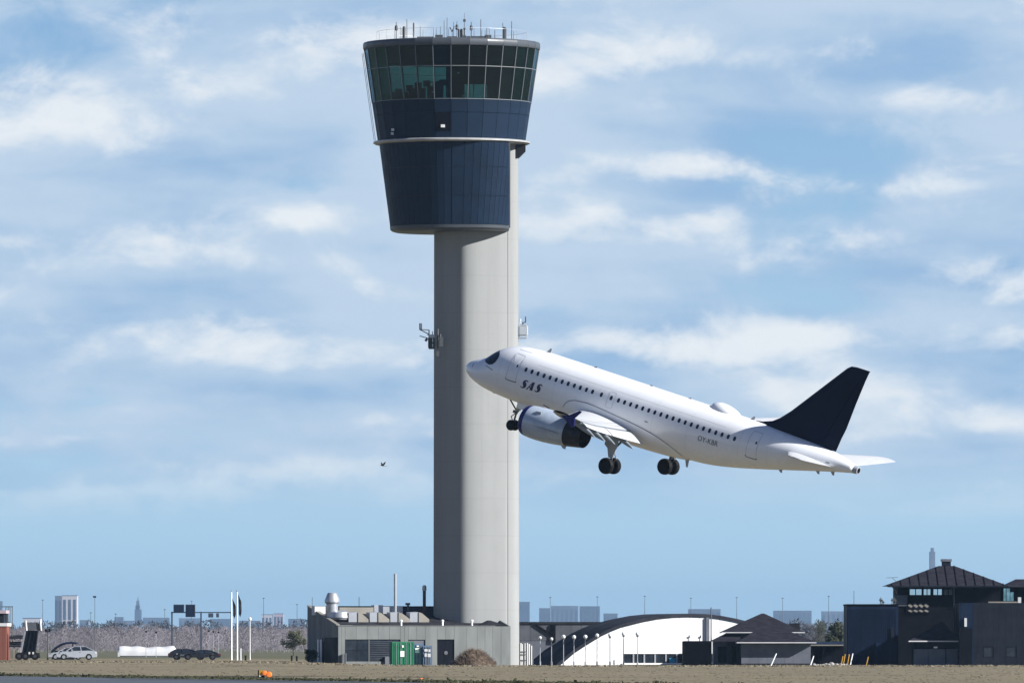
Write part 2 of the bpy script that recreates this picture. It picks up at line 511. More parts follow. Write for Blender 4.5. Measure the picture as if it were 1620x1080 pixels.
def build_tower():
    T = tower
    # ---- shaft: slightly squared plan with one vertical joint recessed on the right
    def plan(hw, hd):
        """rounded, rather angular plan: one broad face to the sun, one away from it"""
        k = hw / 4.5
        pts = [(-1.35, -4.5), (4.5, -1.9), (4.5, 1.7), (-1.0, 4.5), (-4.5, 1.6), (-4.5, -1.7)]
        for it, q in ((0, .16), (1, .25), (2, .25), (3, .25)):
            new = []
            for p, r in zip(pts, pts[1:] + pts[:1]):
                new += [(p[0] + (r[0] - p[0]) * q, p[1] + (r[1] - p[1]) * q), (r[0] + (p[0] - r[0]) * q, r[1] + (p[1] - r[1]) * q)]
            pts = new
        return [(x * k, y * k) for x, y in pts]
    def groove(pts, hw):
        out = []
        xs = 3.32
        for p, q in zip(pts, pts[1:] + pts[:1]):
            out.append(p)
            if p[1] < 0 and q[1] < 0 and p[0] <= xs < q[0]:
                k = (xs - p[0]) / (q[0] - p[0])
                y = p[1] + k * (q[1] - p[1])
                out += [(xs - .035, y - .005), (xs - .02, y + .025), (xs + .02, y + .025), (xs + .035, y - .005)]
        return out
    rings = []
    for z, hw in ((-.5, 4.53), (16, 4.50), (32, 4.47), (46, 4.45), (55.0, 4.42)):
        rings.append([(x, y, z) for x, y in groove(plan(hw, hw), hw)])
    MB().loft(rings).build('shaft', 'concrete', T, smooth=True)

    CX = X(714.5, TD) - X(753.5, TD)          # axis of the cab, left of the shaft
    def Ru(z): return 7.83 + (z - 55.2) * 0.149
    def ring(r, z, n, a0=-90.0):
        return [(CX + r * math.cos(R(a0 + 360 * i / n)), r * math.sin(R(a0 + 360 * i / n)), z) for i in range(n)]

    # ---- lower cab: cone cut flat on the right, clad in narrow panels
    CUT = 6.07
    def Rl(z): return 6.42 + (z - 45.7) * 0.132
    N = 60
    EX = 2 / 2.7
    def ycut(r): return r * max(0.0, 1 - (CUT / r) ** 2.7) ** (1 / 2.7)
    def lp(ang, z, dr=0.0):
        r = Rl(z) + dr
        c_, s_ = math.cos(R(ang)), math.sin(R(ang))
        x, y = r * c_, r * s_
        if c_ > 0:            # squarer on the side of the shaft
            x, y = r * c_ ** EX, math.copysign(r * abs(s_) ** EX, s_)
        if x > CUT:
            x, y = CUT, math.copysign(ycut(r), y)
        return (CX + x, y, z)
    core = []
    for z, dr in ((45.63, -1.1), (45.68, -.62), (45.9, -.22), (46.1, -.10), (54.8, -.10)):
        core.append([lp(-90 + 6 * i, z, dr) for i in range(N)])
    MB().loft(core).build('lower_cab_core', 'cab_dark', T)
    cr = []
    for z, dr in ((45.58, -1.1), (45.60, -.5), (45.72, -.12), (45.88, .03), (46.20, .03)):
        cr.append([lp(-90 + 6 * i, z, dr) for i in range(N)])
    MB().loft(cr, caps=True).build('lower_cab_soffit', 'fascia', T, smooth=True)
    rows = [(46.24, 49.2), (49.24, 52.2), (52.24, 54.78)]
    for z0, z1 in rows:
        for i in range(N):
            a0, a1 = -90 + 6 * i, -90 + 6 * (i + 1)
            g = .14                        # half gap in degrees
            pts = [lp(a0 + g, z0), lp(a1 - g, z0), lp(a1 - g, z1), lp(a0 + g, z1)]
            if all(p[0] > CX + CUT - 1e-6 for p in pts): continue
            mb = MB()
            inn = [(CX + (p[0] - CX) * .992, p[1] * .992, p[2]) for p in pts]
            mb.add(pts + inn, [(0, 1, 2, 3), (7, 6, 5, 4), (0, 4, 5, 1), (1, 5, 6, 2), (2, 6, 7, 3), (3, 7, 4, 0)])
            mb.build('panel', 'cab_panel', T)
    # flat cut face and its metal edge strip
    yb0 = ycut(Rl(45.9)); yt0 = ycut(Rl(54.8))
    MB().prism([(-yb0, 46.1), (yb0, 46.1), (yt0, 54.75), (-yt0, 54.75)], 'x', CX + CUT - .08, CX + CUT + .02).build('end_plate', 'cab_panel', T)
    MB().loft([[(CX + CUT - .10, -yb0 - .06, 45.95), (CX + CUT + .12, -yb0 - .06, 45.95), (CX + CUT + .12, -yb0 + .15, 45.95), (CX + CUT - .10, -yb0 + .15, 45.95)],
               [(CX + CUT - .10, -yt0 - .06, 54.75), (CX + CUT + .12, -yt0 - .06, 54.75), (CX + CUT + .12, -yt0 + .15, 54.75), (CX + CUT - .10, -yt0 + .15, 54.75)]]).build('edge_trim', 'mullion', T)
    # bracket under the ledge beside the shaft
    MB().prism([(3.55, 54.75), (5.2, 54.75), (5.2, 54.2), (4.4, 53.4), (3.55, 53.15)], 'y', -1.6, 1.6).build('bracket', 'roof_dark', T)

    # ---- ledge ring
    pr = [(7.4, 54.82), (8.05, 54.86), (8.27, 54.98), (8.27, 55.12), (8.1, 55.20), (7.4, 55.20)]
    MB().lathe(pr, 90, 'z', (CX, 0, 0)).build('ledge', 'ring_metal', T, smooth=True)
    # ledge hand rail cable
    # ---- upper cab, 30 facets; one mesh per kind of piece, turned about the axis
    n = 30
    st = 2 * PI / n
    def facet(z0, z1, gap, th, off=0.0):
        """slab of one facet, centred on local -Y ... placed with rotation k*st"""
        mb = MB()
        v = []
        for dr in (off, off - th):
            for z, sgn in ((z0, -1), (z0, 1), (z1, 1), (z1, -1)):
                r = (Ru(z) + dr)
                ap = r * math.cos(st / 2)
                hw = r * math.sin(st / 2) - gap
                v.append((sgn * hw, -ap, z))
        mb.add(v, [(0, 1, 2, 3), (7, 6, 5, 4), (0, 4, 5, 1), (1, 5, 6, 2), (2, 6, 7, 3), (3, 7, 4, 0)])
        return mb.mesh('facet')
    def turned(name, me, m, k, parent=T):
        if not me.materials: me.materials.append(M[m])
        o = link(name, me, parent, (CX, 0, 0), st * (k + .5))
        return o
    p1 = facet(55.22, 57.83, .02, .1); p2 = facet(57.87, 59.22, .02, .1)
    g1 = facet(59.3, 62.62, .04, .03, -.03); g2 = facet(62.72, 64.76, .04, .03, -.03)
    side_panel = facet(59.3, 60.9, .03, .06)
    side_glass = facet(61.0, 62.62, .04, .03, -.03)
    dark_win = facet(55.9, 57.83, .05, .04, .012)
    dark_win.materials.append(M['dark_open'])
    for k in range(n):
        turned('panel', p1, 'cab_panel', k)
        turned('panel', p2, 'cab_panel', k)
        if k in (6, 7):
            turned('panel', side_panel, 'cab_panel', k)
            turned('window_pane', side_glass, 'cab_glass', k)
        else:
            turned('window_pane', g1, 'cab_glass', k)
        turned('window_pane', g2, 'cab_glass', k)
    o = turned('service_window', dark_win, 'dark_open', n - 1)
    lamp = MB().box(-.22, .18, -Ru(56.6) - .16, -Ru(56.6) + .02, 56.25, 56.55).mesh('wall_lamp')
    turned('wall_lamp', lamp, 'white_paint', n - 1)
    mull = MB()
    v = []
    for z in (59.22, 64.80):
        r = Ru(z) + .02
        for dx, dy in ((-.028, -r - .02), (.028, -r - .02), (.028, -r + .16), (-.028, -r + .16)):
            v.append((dx, dy, z))
    mull.add(v, [(3, 2, 1, 0), (4, 5, 6, 7), (0, 1, 5, 4), (1, 2, 6, 5), (2, 3, 7, 6), (3, 0, 4, 7)])
    mm = mull.mesh('mullion'); mm.materials.append(M['mullion'])
    for k in range(n):
        link('mullion', mm, T, (CX, 0, 0), st * k)
    for z, h in ((62.67, .035), (59.26, .03)):
        r = Ru(z)
        rr = []
        for dr, dz in ((.03, -h), (.03, h), (-.14, h), (-.14, -h)):
            rr.append(ring(r + dr, z + dz, n))
        MB().loft(rr + rr[:1], caps=False).build('transom', 'mullion', T)
    # fascia of the roof, one bull-nosed length per facet
    prof = [(-.35, 64.76), (.0, 64.78), (.13, 64.84), (.18, 64.96), (.19, 65.26), (.15, 65.46), (.05, 65.57), (-.35, 65.62)]
    mb = MB(); v = []
    for dr, z in prof:
        r = Ru(64.4) + dr
        v.append((-(r * math.sin(st / 2) - .012), -r * math.cos(st / 2), z))
    v += [(-p[0], p[1], p[2]) for p in v]
    q = len(prof)
    mb.add(v, [tuple(range(q)), tuple(range(2 * q - 1, q - 1, -1))] + [(i, (i + 1) % q, q + (i + 1) % q, q + i) for i in range(q)])
    fm = mb.mesh('fascia_panel', smooth=True)
    for k in range(n): turned('fascia_panel', fm, 'fascia', k)
    MB().loft([ring(9.0, 65.40, n), ring(9.0, 65.56, n), ring(4.0, 65.72, n)]).build('roof', 'roof_dark', T)
    # interior
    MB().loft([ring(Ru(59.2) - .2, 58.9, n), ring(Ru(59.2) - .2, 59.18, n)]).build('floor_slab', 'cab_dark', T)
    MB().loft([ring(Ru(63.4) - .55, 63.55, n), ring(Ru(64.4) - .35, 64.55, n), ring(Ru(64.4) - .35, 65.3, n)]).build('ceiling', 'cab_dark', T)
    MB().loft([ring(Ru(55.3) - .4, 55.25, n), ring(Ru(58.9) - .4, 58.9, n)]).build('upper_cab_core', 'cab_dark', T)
    def wall(u0, u1, z0, z1, y, name='partition', m='cab_dark', th=.2):
        MB().box(CX + u0, CX + u1, y, y + th, z0, z1).build(name, m, T)
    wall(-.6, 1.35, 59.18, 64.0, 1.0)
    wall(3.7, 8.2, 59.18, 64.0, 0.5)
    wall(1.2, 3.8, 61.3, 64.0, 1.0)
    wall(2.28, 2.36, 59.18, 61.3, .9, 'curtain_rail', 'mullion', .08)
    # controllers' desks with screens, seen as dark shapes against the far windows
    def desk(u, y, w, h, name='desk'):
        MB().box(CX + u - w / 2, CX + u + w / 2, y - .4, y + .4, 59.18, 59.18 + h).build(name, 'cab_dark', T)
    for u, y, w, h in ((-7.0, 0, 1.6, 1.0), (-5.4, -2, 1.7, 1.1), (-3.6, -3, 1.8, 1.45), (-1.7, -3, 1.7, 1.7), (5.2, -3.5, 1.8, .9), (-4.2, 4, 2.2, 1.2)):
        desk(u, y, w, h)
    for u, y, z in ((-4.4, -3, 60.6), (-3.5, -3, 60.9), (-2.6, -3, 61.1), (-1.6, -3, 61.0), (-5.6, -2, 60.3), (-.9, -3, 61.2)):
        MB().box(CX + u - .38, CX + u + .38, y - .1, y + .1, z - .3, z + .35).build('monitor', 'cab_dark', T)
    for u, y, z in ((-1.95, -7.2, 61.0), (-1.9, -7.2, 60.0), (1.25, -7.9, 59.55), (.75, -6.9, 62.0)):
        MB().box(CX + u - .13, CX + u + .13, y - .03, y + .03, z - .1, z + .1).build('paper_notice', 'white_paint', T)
    # small lamp and camera low on the left side
    for (u, z) in ((-6.2, 55.75), (-6.15, 56.15)):
        MB().box(CX + u - .15, CX + u + .15, -5.4, -5.0, z - .12, z + .12).build('lamp', 'galv', T)
    # stay cables down the left edge
    MB().tube((CX - 9.45, -.6, 64.4), (CX - 8.15, -.6, 55.2), .025, n=5).tube((CX - 9.3, -2.2, 64.4), (CX - 8.0, -2.2, 55.2), .025, n=5).build('stay_cable', 'mullion', T)

    # ---- antennas on the roof: (pixel column, top row, shaft radius, kind)
    zr = 65.6
    def zt(py): return Z(py, TD)
    ants = [(625.0, 43, .03, 0), (627, 35, .05, 2), (633.5, 43, .03, 0), (636, 45, .04, 0), (639.3, 42, .09, 1), (644.3, 30.5, .045, 0), (655, 36, .045, 1),
            (664.7, 42, .03, 0), (669.5, 47, .02, 0), (686, 44.5, .03, 0), (689.8, 44.5, .03, 0), (697, 42, .03, 0), (702.5, 33, .04, 0), (707.4, 28.5, .04, 0), (709.8, 45, .03, 0),
            (715.8, 46, .03, 3), (717.5, 35, .035, 0), (722.7, 34, .04, 2), (726, 46, .06, 1), (729.6, 46, .07, 1), (731, 46, .06, 1),
            (735, 21, .06, 4), (745.5, 35, .06, 2), (750, 44, .03, 0), (760.8, 31, .05, 0), (762.5, 48, .03, 0), (767.5, 48, .03, 0), (770.2, 44.5, .05, 0),
            (774, 45, .03, 0), (782.8, 48, .045, 0), (795.5, 36.5, .045, 0), (798, 43, .10, 1), (799.5, 44, .07, 1), (809.5, 34, .05, 0), (812.5, 50, .03, 0)]
    rnd = random.Random(3)
    for px, py, r, kind in ants:
        x = X(px, TD) - X(753.5, TD)
        u = x - CX
        y = rnd.uniform(-.55, .3) * math.sqrt(max(0.2, 8.2 ** 2 - u * u))
        top = zt(py) * (TD + y) / TD
        mb = MB()
        if kind == 4:
            mb.tube((x, y, zr), (x, y, top - 1.6), .09, .07, 6).tube((x, y, top - 1.6), (x, y, top), .04, .02, 5)
            mb.box(x - .14, x + .14, y - .14, y + .14, top - .9, top - .65).box(x - .11, x + .11, y - .11, y + .11, top - 1.75, top - 1.55)
            mb.box(x - .2, x + .2, y - .2, y + .2, zr, zr + .5)
        else:
            mb.tube((x, y, zr - .1), (x, y, top), r, r * .7, 6)
            mb.box(x - r * 2, x + r * 2, y - r * 2, y + r * 2, zr - .1, zr + .16)
            if kind == 1:
                mb.lathe([(r * 1.7, zr + .35), (r * 1.8, top - .12), (r * 1.1, top)], 8, 'z', (x, y, 0))
            if kind == 2:
                mb.lathe([(.02, top - .95), (.16, top - .85), (.15, top - .45), (.03, top - .3)], 8, 'z', (x, y, 0))
            if kind == 3:
                mb.tube((x, y, zr + .9), (x - .25, y, zr + 1.4), .05).tube((x, y, zr + .9), (x + .22, y, zr + 1.5), .04)
        mb.build('antenna', 'antenna', T)
    # roof equipment and safety rail
    for (a, b, h, y) in ((-3.6, -1.9, .35, -4), (-1.7, -.9, .5, -4.5), (1.6, 3.6, .32, -5.2), (3.5, 4.2, .45, -5.2), (-.4, .6, .25, -6)):
        MB().box(CX + a, CX + b, y - .5, y + .5, 65.55, 65.62 + h).build('roof_box', 'antenna', T)
    rail = MB()
    for i in range(24):
        t = 2 * PI * i / 24
        rail.tube((CX + 7.9 * math.cos(t), 7.9 * math.sin(t), 65.5), (CX + 7.9 * math.cos(t), 7.9 * math.sin(t), 66.75), .018, n=4)
        t2 = 2 * PI * (i + 1) / 24
        rail.tube((CX + 7.9 * math.cos(t), 7.9 * math.sin(t), 66.72), (CX + 7.9 * math.cos(t2), 7.9 * math.sin(t2), 66.72), .015, n=4)
    rail.build('safety_rail', 'steel_light', T)

    # ---- antenna platforms half way up the shaft
    def zz(py): return Z(py, TD)
    def xx(px): return X(px, TD) - X(753.5, TD)
    # left
    pl = MB()
    x0, x1 = xx(678.5), xx(689)
    z0, z1 = zz(551), zz(534)
    MB().box(x0, x1 + .3, -1.2, 1.2, z0 - .04, z0 + .1).build('platform_deck', 'antenna', T)
    fr = MB()
    for x in (x0, (x0 + x1) / 2, x1):
        for y in (-1.2, 0, 1.2): fr.tube((x, y, z0), (x, y, z1), .045, n=6)
    for z in (z0 + .6, z1):
        for y in (-1.2, 1.2): fr.tube((x0, y, z), (x1 + .3, y, z), .04, n=6)
        fr.tube((x0, -1.2, z), (x0, 1.2, z), .04, n=6)
    fr.build('platform_rail', 'antenna', T)
    for (u, w, y) in ((679.4, .28, -.9), (683, .22, -1.0), (687.5, .34, -.8), (694.5, .45, -3.4), (699, .36, -3.9)):
        MB().box(xx(u) - w / 2, xx(u) + w / 2, y - .12, y + .12, z0 + .1, z1 - .05).build('panel_antenna', 'antenna', T)
    for (u, y, a, b) in ((693, -3.6, 522, 553), (697, -3.8, 530, 548)):
        MB().tube((xx(u), y, zz(b)), (xx(u), y, zz(a)), .09).build('panel_antenna', 'antenna', T)
    MB().box(xx(693) - .14, xx(693) + .14, -3.75, -3.3, zz(565), zz(557)).build('junction_box', 'antenna', T)
    d1 = MB().tube((xx(679), -.6, zz(529)), (xx(664.5), -.6, zz(521.5)), .05, n=6).tube((xx(664.5), -.6, zz(522)), (xx(664.5), -.6, zz(511.5)), .08, n=6)
    d1.tube((xx(667), -.6, zz(521.5)), (xx(667), -.6, zz(511.8)), .05, n=6).tube((xx(664.5), -.6, zz(521.3)), (xx(678.8), -.6, zz(522.2)), .04, n=6).tube((xx(678.8), -.6, zz(522)), (xx(678.8), -.6, zz(535)), .06, n=6)
    d1.build('dipole_antenna', 'antenna', T)
    MB().tube((xx(680), -.6, zz(536)), (xx(664), -.6, zz(531.5)), .045, n=6).tube((xx(676), -1.0, zz(536)), (xx(673), -1.0, zz(540)), .13, n=8).build('dipole_antenna', 'antenna', T)
    MB().box(xx(676), xx(690), -1.2, -1.0, zz(531), zz(529.5)).box(xx(683.5), xx(685), -.9, -.7, zz(531), zz(524.5)).build('bracket', 'steel_light', T)
    MB().box(xx(679), xx(690), -1.28, -1.2, z1 - .05, z1 + .2).build('name_board', 'steel_light', T)
    # right
    x0, x1 = xx(820.5), xx(833)
    z0, z1 = zz(530), zz(514.5)
    fr = MB()
    for x in (x0 + .1, x1):
        for y in (-.8, .8): fr.tube((x, y, z0 - .3), (x, y, z1), .05, n=6)
    for z in (z0, z0 - .3, z1):
        for y in (-.8, .8): fr.tube((x0, y, z), (x1, y, z), .05, n=6)
    fr.build('platform_rail', 'steel_light', T)
    for u, w in ((823.5, .2), (827.5, .25), (831.8, .28)):
        MB().box(xx(u) - w / 2, xx(u) + w / 2, -1.0, -.8, z0, z1 - .1).build('panel_antenna', 'steel_light', T)
    MB().box(xx(834), xx(835.3), -.6, -.2, zz(530), zz(516)).build('panel_antenna', 'white_paint', T)
    MB().tube((xx(827.5), -.5, z1), (xx(827.5), -.5, zz(509.5)), .09, n=6).tube((xx(831.5), -.5, zz(510)), (xx(831.5), -.5, zz(501)), .07, n=6).tube((xx(827.5), -.5, zz(510.2)), (xx(831.7), -.5, zz(510)), .05, n=6).build('dipole_antenna', 'antenna', T)
    MB().box(xx(823), xx(824.6), -.6, -.4, zz(509), zz(504.5)).tube((xx(822), -.5, zz(511)), (xx(827), -.5, zz(511)), .05).build('floodlight', 'white_paint', T)
build_tower()

# ------------------------------------------------------------------ airliner (x aft of the nose, y to port, z up; metres)
def build_plane():
    psi, th, ph = R(33.82), R(16.25), R(-0.5)
    C = Vector((9.695, 671.768, 18.498))
    f = Vector((-math.cos(psi) * math.cos(th), math.sin(psi) * math.cos(th), math.sin(th)))
    l0 = Vector((-math.sin(psi), -math.cos(psi), 0))
    u0 = f.cross(l0)
    l = math.cos(ph) * l0 + math.sin(ph) * u0
    u = f.cross(l)
    root = empty('airliner', C)
    m = Matrix((-f, -l, u)).transposed()
    root.rotation_euler = m.to_euler()
    tag(root, 'white twin engine passenger jet climbing with wheels down and navy tail fin', 'airplane')

    def pb(mb, name, mt, parent=root, smooth=True, fix=True):
        mb.v = [(x - 16.0, -y, z) for x, y, z in mb.v]
        return mb.build(name, mt, parent, smooth, fix=fix)

    # ---------------- fuselage
    top = [(0, -.79), (.06, -.60), (.2, -.42), (.45, -.22), (.8, -.03), (1.2, .16), (1.6, .33), (1.85, .47), (2.2, .80), (2.6, 1.14), (3.0, 1.40), (3.5, 1.64),
           (4.2, 1.85), (5.0, 1.98), (6.0, 2.05), (7.0, 2.07), (21, 2.07), (23.5, 2.07), (25.5, 2.05), (27.5, 1.99), (29.5, 1.90), (31, 1.78), (32.2, 1.62), (33.0, 1.44), (33.55, 1.27)]
    bot = [(0, -.79), (.06, -.97), (.2, -1.13), (.45, -1.31), (.8, -1.48), (1.2, -1.62), (1.6, -1.73), (2.2, -1.85), (3, -1.95), (4, -2.02), (5, -2.06), (6, -2.07), (20, -2.07), (21.3, -2.0),
           (22.5, -1.86), (24, -1.58), (25.5, -1.24), (27, -.88), (28.5, -.50), (30, -.13), (31.5, .24), (32.7, .52), (33.55, .70)]
    wid = [(0, 0.0), (.06, .20), (.2, .38), (.45, .59), (.8, .82), (1.2, 1.03), (1.6, 1.21), (2.2, 1.43), (2.8, 1.60), (3.5, 1.75), (4.2, 1.85), (5, 1.93), (6, 1.97), (7, 1.975), (20.5, 1.975), (22, 1.965),
           (23.5, 1.92), (25, 1.83), (26.5, 1.69), (28, 1.49), (29.5, 1.22), (31, .90), (32.2, .63), (33, .44), (33.55, .30)]
    def itp(tab, x):
        # monotone cubic through the table
        n = len(tab)
        if x <= tab[0][0]: return tab[0][1]
        if x >= tab[-1][0]: return tab[-1][1]
        for i in range(n - 1):
            if tab[i + 1][0] >= x: break
        def sl(j): return (tab[j + 1][1] - tab[j][1]) / (tab[j + 1][0] - tab[j][0])
        def tan(j):
            if j == 0: return sl(0)
            if j == n - 1: return sl(n - 2)
            a, b = sl(j - 1), sl(j)
            return 0 if a * b <= 0 else 2 * a * b / (a + b)
        x0, y0 = tab[i]; x1, y1 = tab[i + 1]
        h = x1 - x0; t = (x - x0) / h
        return ((2 * t ** 3 - 3 * t * t + 1) * y0 + (t ** 3 - 2 * t * t + t) * h * tan(i) + (-2 * t ** 3 + 3 * t * t) * y1 + (t ** 3 - t * t) * h * tan(i + 1))
    def sec(x):
        zt, zb, w = itp(top, x), itp(bot, x), itp(wid, x)
        zm = (zt + zb) / 2
        return zt, zb, w, zm
    def fp(x, a, off=0.0):
        """point on the skin; a = angle from port horizontal up (rad)"""
        zt, zb, w, zm = sec(x)
        h = (zt - zb) / 2
        c, s = math.cos(a), math.sin(a)
        p = Vector((x, w * c, zm + h * s))
        if off:
            n = Vector((0, c / max(w, .05), s / max(h, .05))).normalized()
            p += n * off
        return tuple(p)
    def fz(x, z, off=0.0):
        zt, zb, w, zm = sec(x)
        h = (zt - zb) / 2
        return fp(x, math.asin(max(-1, min(1, (z - zm) / h))), off)
    xs = [0.0, .02, .06, .12, .2, .32, .45, .62, .8, 1.0, 1.2, 1.4, 1.6, 1.75, 1.85, 2.0, 2.2, 2.4, 2.6, 2.8, 3.0, 3.25, 3.5, 3.85, 4.2, 4.6, 5, 5.5, 6, 6.5, 7]
    xs += [7 + .7 * i for i in range(1, 20)] + [20.3 + .55 * i for i in range(1, 23)] + [32.7, 33.0, 33.3, 33.55]
    N = 72
    rings = [[fp(max(x, .004), 2 * PI * i / N) for i in range(N)] for x in xs]
    fus = pb(MB().loft(rings), 'fuselage', 'plane_white', smooth='all')
    # exhaust ring of the auxiliary power unit
    mb = MB()
    pr = [(33.50, .30), (33.9, .26), (33.92, .20), (33.7, .17)]
    pb(MB().loft([[(x, r * math.cos(t), .985 + r * 1.0 * math.sin(t)) for t in [2 * PI * i / 20 for i in range(20)]] for x, r in pr]), 'exhaust_pipe', 'plane_grey', fus)
    pb(MB().lathe([(.185, 33.9), (.185, 33.93)], 16, 'x', (0, 0, .985)), 'exhaust_opening', 'black', fus)

    # ---------------- decals and panels laid on the skin
    def patch(poly, off, name, mt, parent, rings_n=4):
        """star shaped polygon (x, z) on the port skin"""
        cx = sum(p[0] for p in poly) / len(poly); cz = sum(p[1] for p in poly) / len(poly)
        mb = MB(); n = len(poly)
        v = [fz(cx, cz, off)]
        for k in range(1, rings_n + 1):
            t = k / rings_n
            v += [fz(cx + (p[0] - cx) * t, cz + (p[1] - cz) * t, off) for p in poly]
        fs = [(0, 1 + i, 1 + (i + 1) % n) for i in range(n)]
        for k in range(rings_n - 1):
            fs += [(1 + k * n + i, 1 + (k + 1) * n + i, 1 + (k + 1) * n + (i + 1) % n, 1 + k * n + (i + 1) % n) for i in range(n)]
        mb.add(v, fs)
        return pb(mb, name, mt, parent, smooth=False)
    def rrect(cx, cz, w, h, r, n=5, slant=0.0):
        out = []
        for (sx, sz, a0) in ((1, 1, 0), (-1, 1, 90), (-1, -1, 180), (1, -1, 270)):
            for i in range(n + 1):
                a = R(a0 + 90 * i / n)
                out.append((cx + sx * (w / 2 - r) + r * math.cos(a) + slant * (sz * (h / 2 - r) + r * math.sin(a)), cz + sz * (h / 2 - r) + r * math.sin(a)))
        return out
    def line(pts, wdt, off, name, mt, parent, closed=False):
        """thin strip following a (x, z) path on the skin"""
        mb = MB()
        path = []
        seq = pts + (pts[:1] if closed else [])
        for (a, b) in zip(seq, seq[1:]):
            k = max(1, int(math.hypot(b[0] - a[0], b[1] - a[1]) / .15))
            for i in range(k): path.append((a[0] + (b[0] - a[0]) * i / k, a[1] + (b[1] - a[1]) * i / k))
        path.append(seq[-1])
        v = []
        for i, p in enumerate(path):
            q0 = path[max(0, i - 1)]; q1 = path[min(len(path) - 1, i + 1)]
            d = Vector((q1[0] - q0[0], q1[1] - q0[1]))
            d = d.normalized() if d.length else Vector((1, 0))
            nx, nz = -d.y * wdt / 2, d.x * wdt / 2
            v += [fz(p[0] + nx, p[1] + nz, off), fz(p[0] - nx, p[1] - nz, off)]
        mb.add(v, [(2 * i, 2 * i + 1, 2 * i + 3, 2 * i + 2) for i in range(len(path) - 1)])
        return pb(mb, name, mt, parent, smooth=False)
    # cabin windows
    wx = [6.22 + .537 * i for i in range(12)] + [12.91, 13.78] + [14.42 + .5316 * i for i in range(20)]
    for x in wx:
        fr = patch(rrect(x, .66, .30, .42, .13), .004, 'cabin_window', 'plane_white', fus, 2)
        patch(rrect(x, .66, .215, .32, .095), .008, 'pane', 'win_dark', fr, 2)
    # doors
    def door(x0, x1, z0, z1, name, mt_line, wline, sill=True, win=None):
        d = patch(rrect((x0 + x1) / 2, (z0 + z1) / 2, x1 - x0, z1 - z0, .12), .005, name, 'plane_white', fus, 8)
        line(rrect((x0 + x1) / 2, (z0 + z1) / 2, x1 - x0, z1 - z0, .12), wline, .009, 'door_seam', mt_line, d, True)
        if sill:
            line([(x0 - .06, z0 + .12), (x0 + .02, z0), (x1 - .02, z0), (x1 + .06, z0 + .08)], .07, .013, 'door_sill', 'plane_line', d)
        if win: patch(rrect(win[0], win[1], .13, .20, .06), .013, 'door_window', 'win_dark', d, 2)
        return d
    door(4.72, 5.62, -.44, 1.50, 'cabin_door', 'plane_faint', .05, True, (5.40, .72))
    door(25.62, 26.42, -.32, 1.55, 'cabin_door', 'plane_faint', .05, True, (26.25, .84))
    door(13.5, 14.06, -.05, 1.08, 'exit_hatch', 'plane_faint', .04, False)
    line([(2.55, -.02), (3.35, -.14)], .05, .012, 'pitot_strip', 'plane_line', fus)
    line([(1.05, -.30), (1.06, -.52)], .07, .012, 'pitot_probe', 'plane_line', fus)
    line([(8.05, -1.42), (8.55, -1.52)], .10, .012, 'vent_grille', 'plane_line', fus)
    line([(4.6, 1.76), (5.8, 1.80)], .03, .01, 'escape_seam', 'plane_faint', fus)
    for x, z in ((31.6, .95), (31.0, .05), (17.0, -.15)):
        line([(x, z), (x + .28, z)], .08, .012, 'vent_grille', 'plane_line', fus)
    for x in (3.9, 8.9, 17.6, 20.6, 24.95, 27.2):
        zt_, zb_ = itp(top, x) - .12, itp(bot, x) + .3
        line([(x, zb_ + (zt_ - zb_) * i / 14) for i in range(15)], .018, .004, 'skin_seam', 'plane_faint', fus)
    line([(7.0 + .5 * i, 1.22) for i in range(34)], .014, .004, 'skin_seam', 'plane_faint', fus)
    line([(7.0 + .5 * i, -.95) for i in range(6)], .018, .004, 'skin_seam', 'plane_faint', fus)
    # cockpit glazing: one dark mask wrapping over the nose, with panes on it
    def apatch(poly, off, name, mt, parent, rn=8):
        """polygon in (x, angle deg) on the skin"""
        cx = sum(p[0] for p in poly) / len(poly); ca = sum(p[1] for p in poly) / len(poly)
        n = len(poly); v = [fp(cx, R(ca), off)]
        for k in range(1, rn + 1):
            t = k / rn
            v += [fp(cx + (p[0] - cx) * t, R(ca + (p[1] - ca) * t), off) for p in poly]
        fs = [(0, 1 + i, 1 + (i + 1) % n) for i in range(n)]
        for k in range(rn - 1):
            fs += [(1 + k * n + i, 1 + (k + 1) * n + i, 1 + (k + 1) * n + (i + 1) % n, 1 + k * n + (i + 1) % n) for i in range(n)]
        return pb(MB().add(v, fs), name, mt, parent, smooth=False)
    def dens(poly, k=6):
        out = []
        for a, b in zip(poly, poly[1:] + poly[:1]):
            for i in range(k): out.append((a[0] + (b[0] - a[0]) * i / k, a[1] + (b[1] - a[1]) * i / k))
        return out
    half = [(1.80, 90), (1.78, 74), (1.92, 55), (2.12, 38), (2.42, 24), (2.80, 16), (3.12, 15), (3.36, 21), (3.44, 31), (3.36, 42), (3.10, 54), (2.86, 68), (2.72, 82), (2.70, 90)]
    for sgn in (1, -1):
        poly = dens([(x, a if sgn > 0 else 180 - a) for x, a in half], 4)
        mk = apatch(poly, .006, 'cockpit_mask', 'cockpit', fus)
        for pn in ([(1.98, 86), (1.98, 66), (2.48, 66), (2.55, 86)], [(2.06, 60), (2.40, 36), (2.80, 46), (2.58, 60)], [(2.52, 33), (2.80, 24), (3.16, 26), (3.12, 38), (2.90, 43)]):
            apatch(dens([(x, a if sgn > 0 else 180 - a) for x, a in pn], 3), .012, 'windshield_pane', 'win_dark', mk, 5)
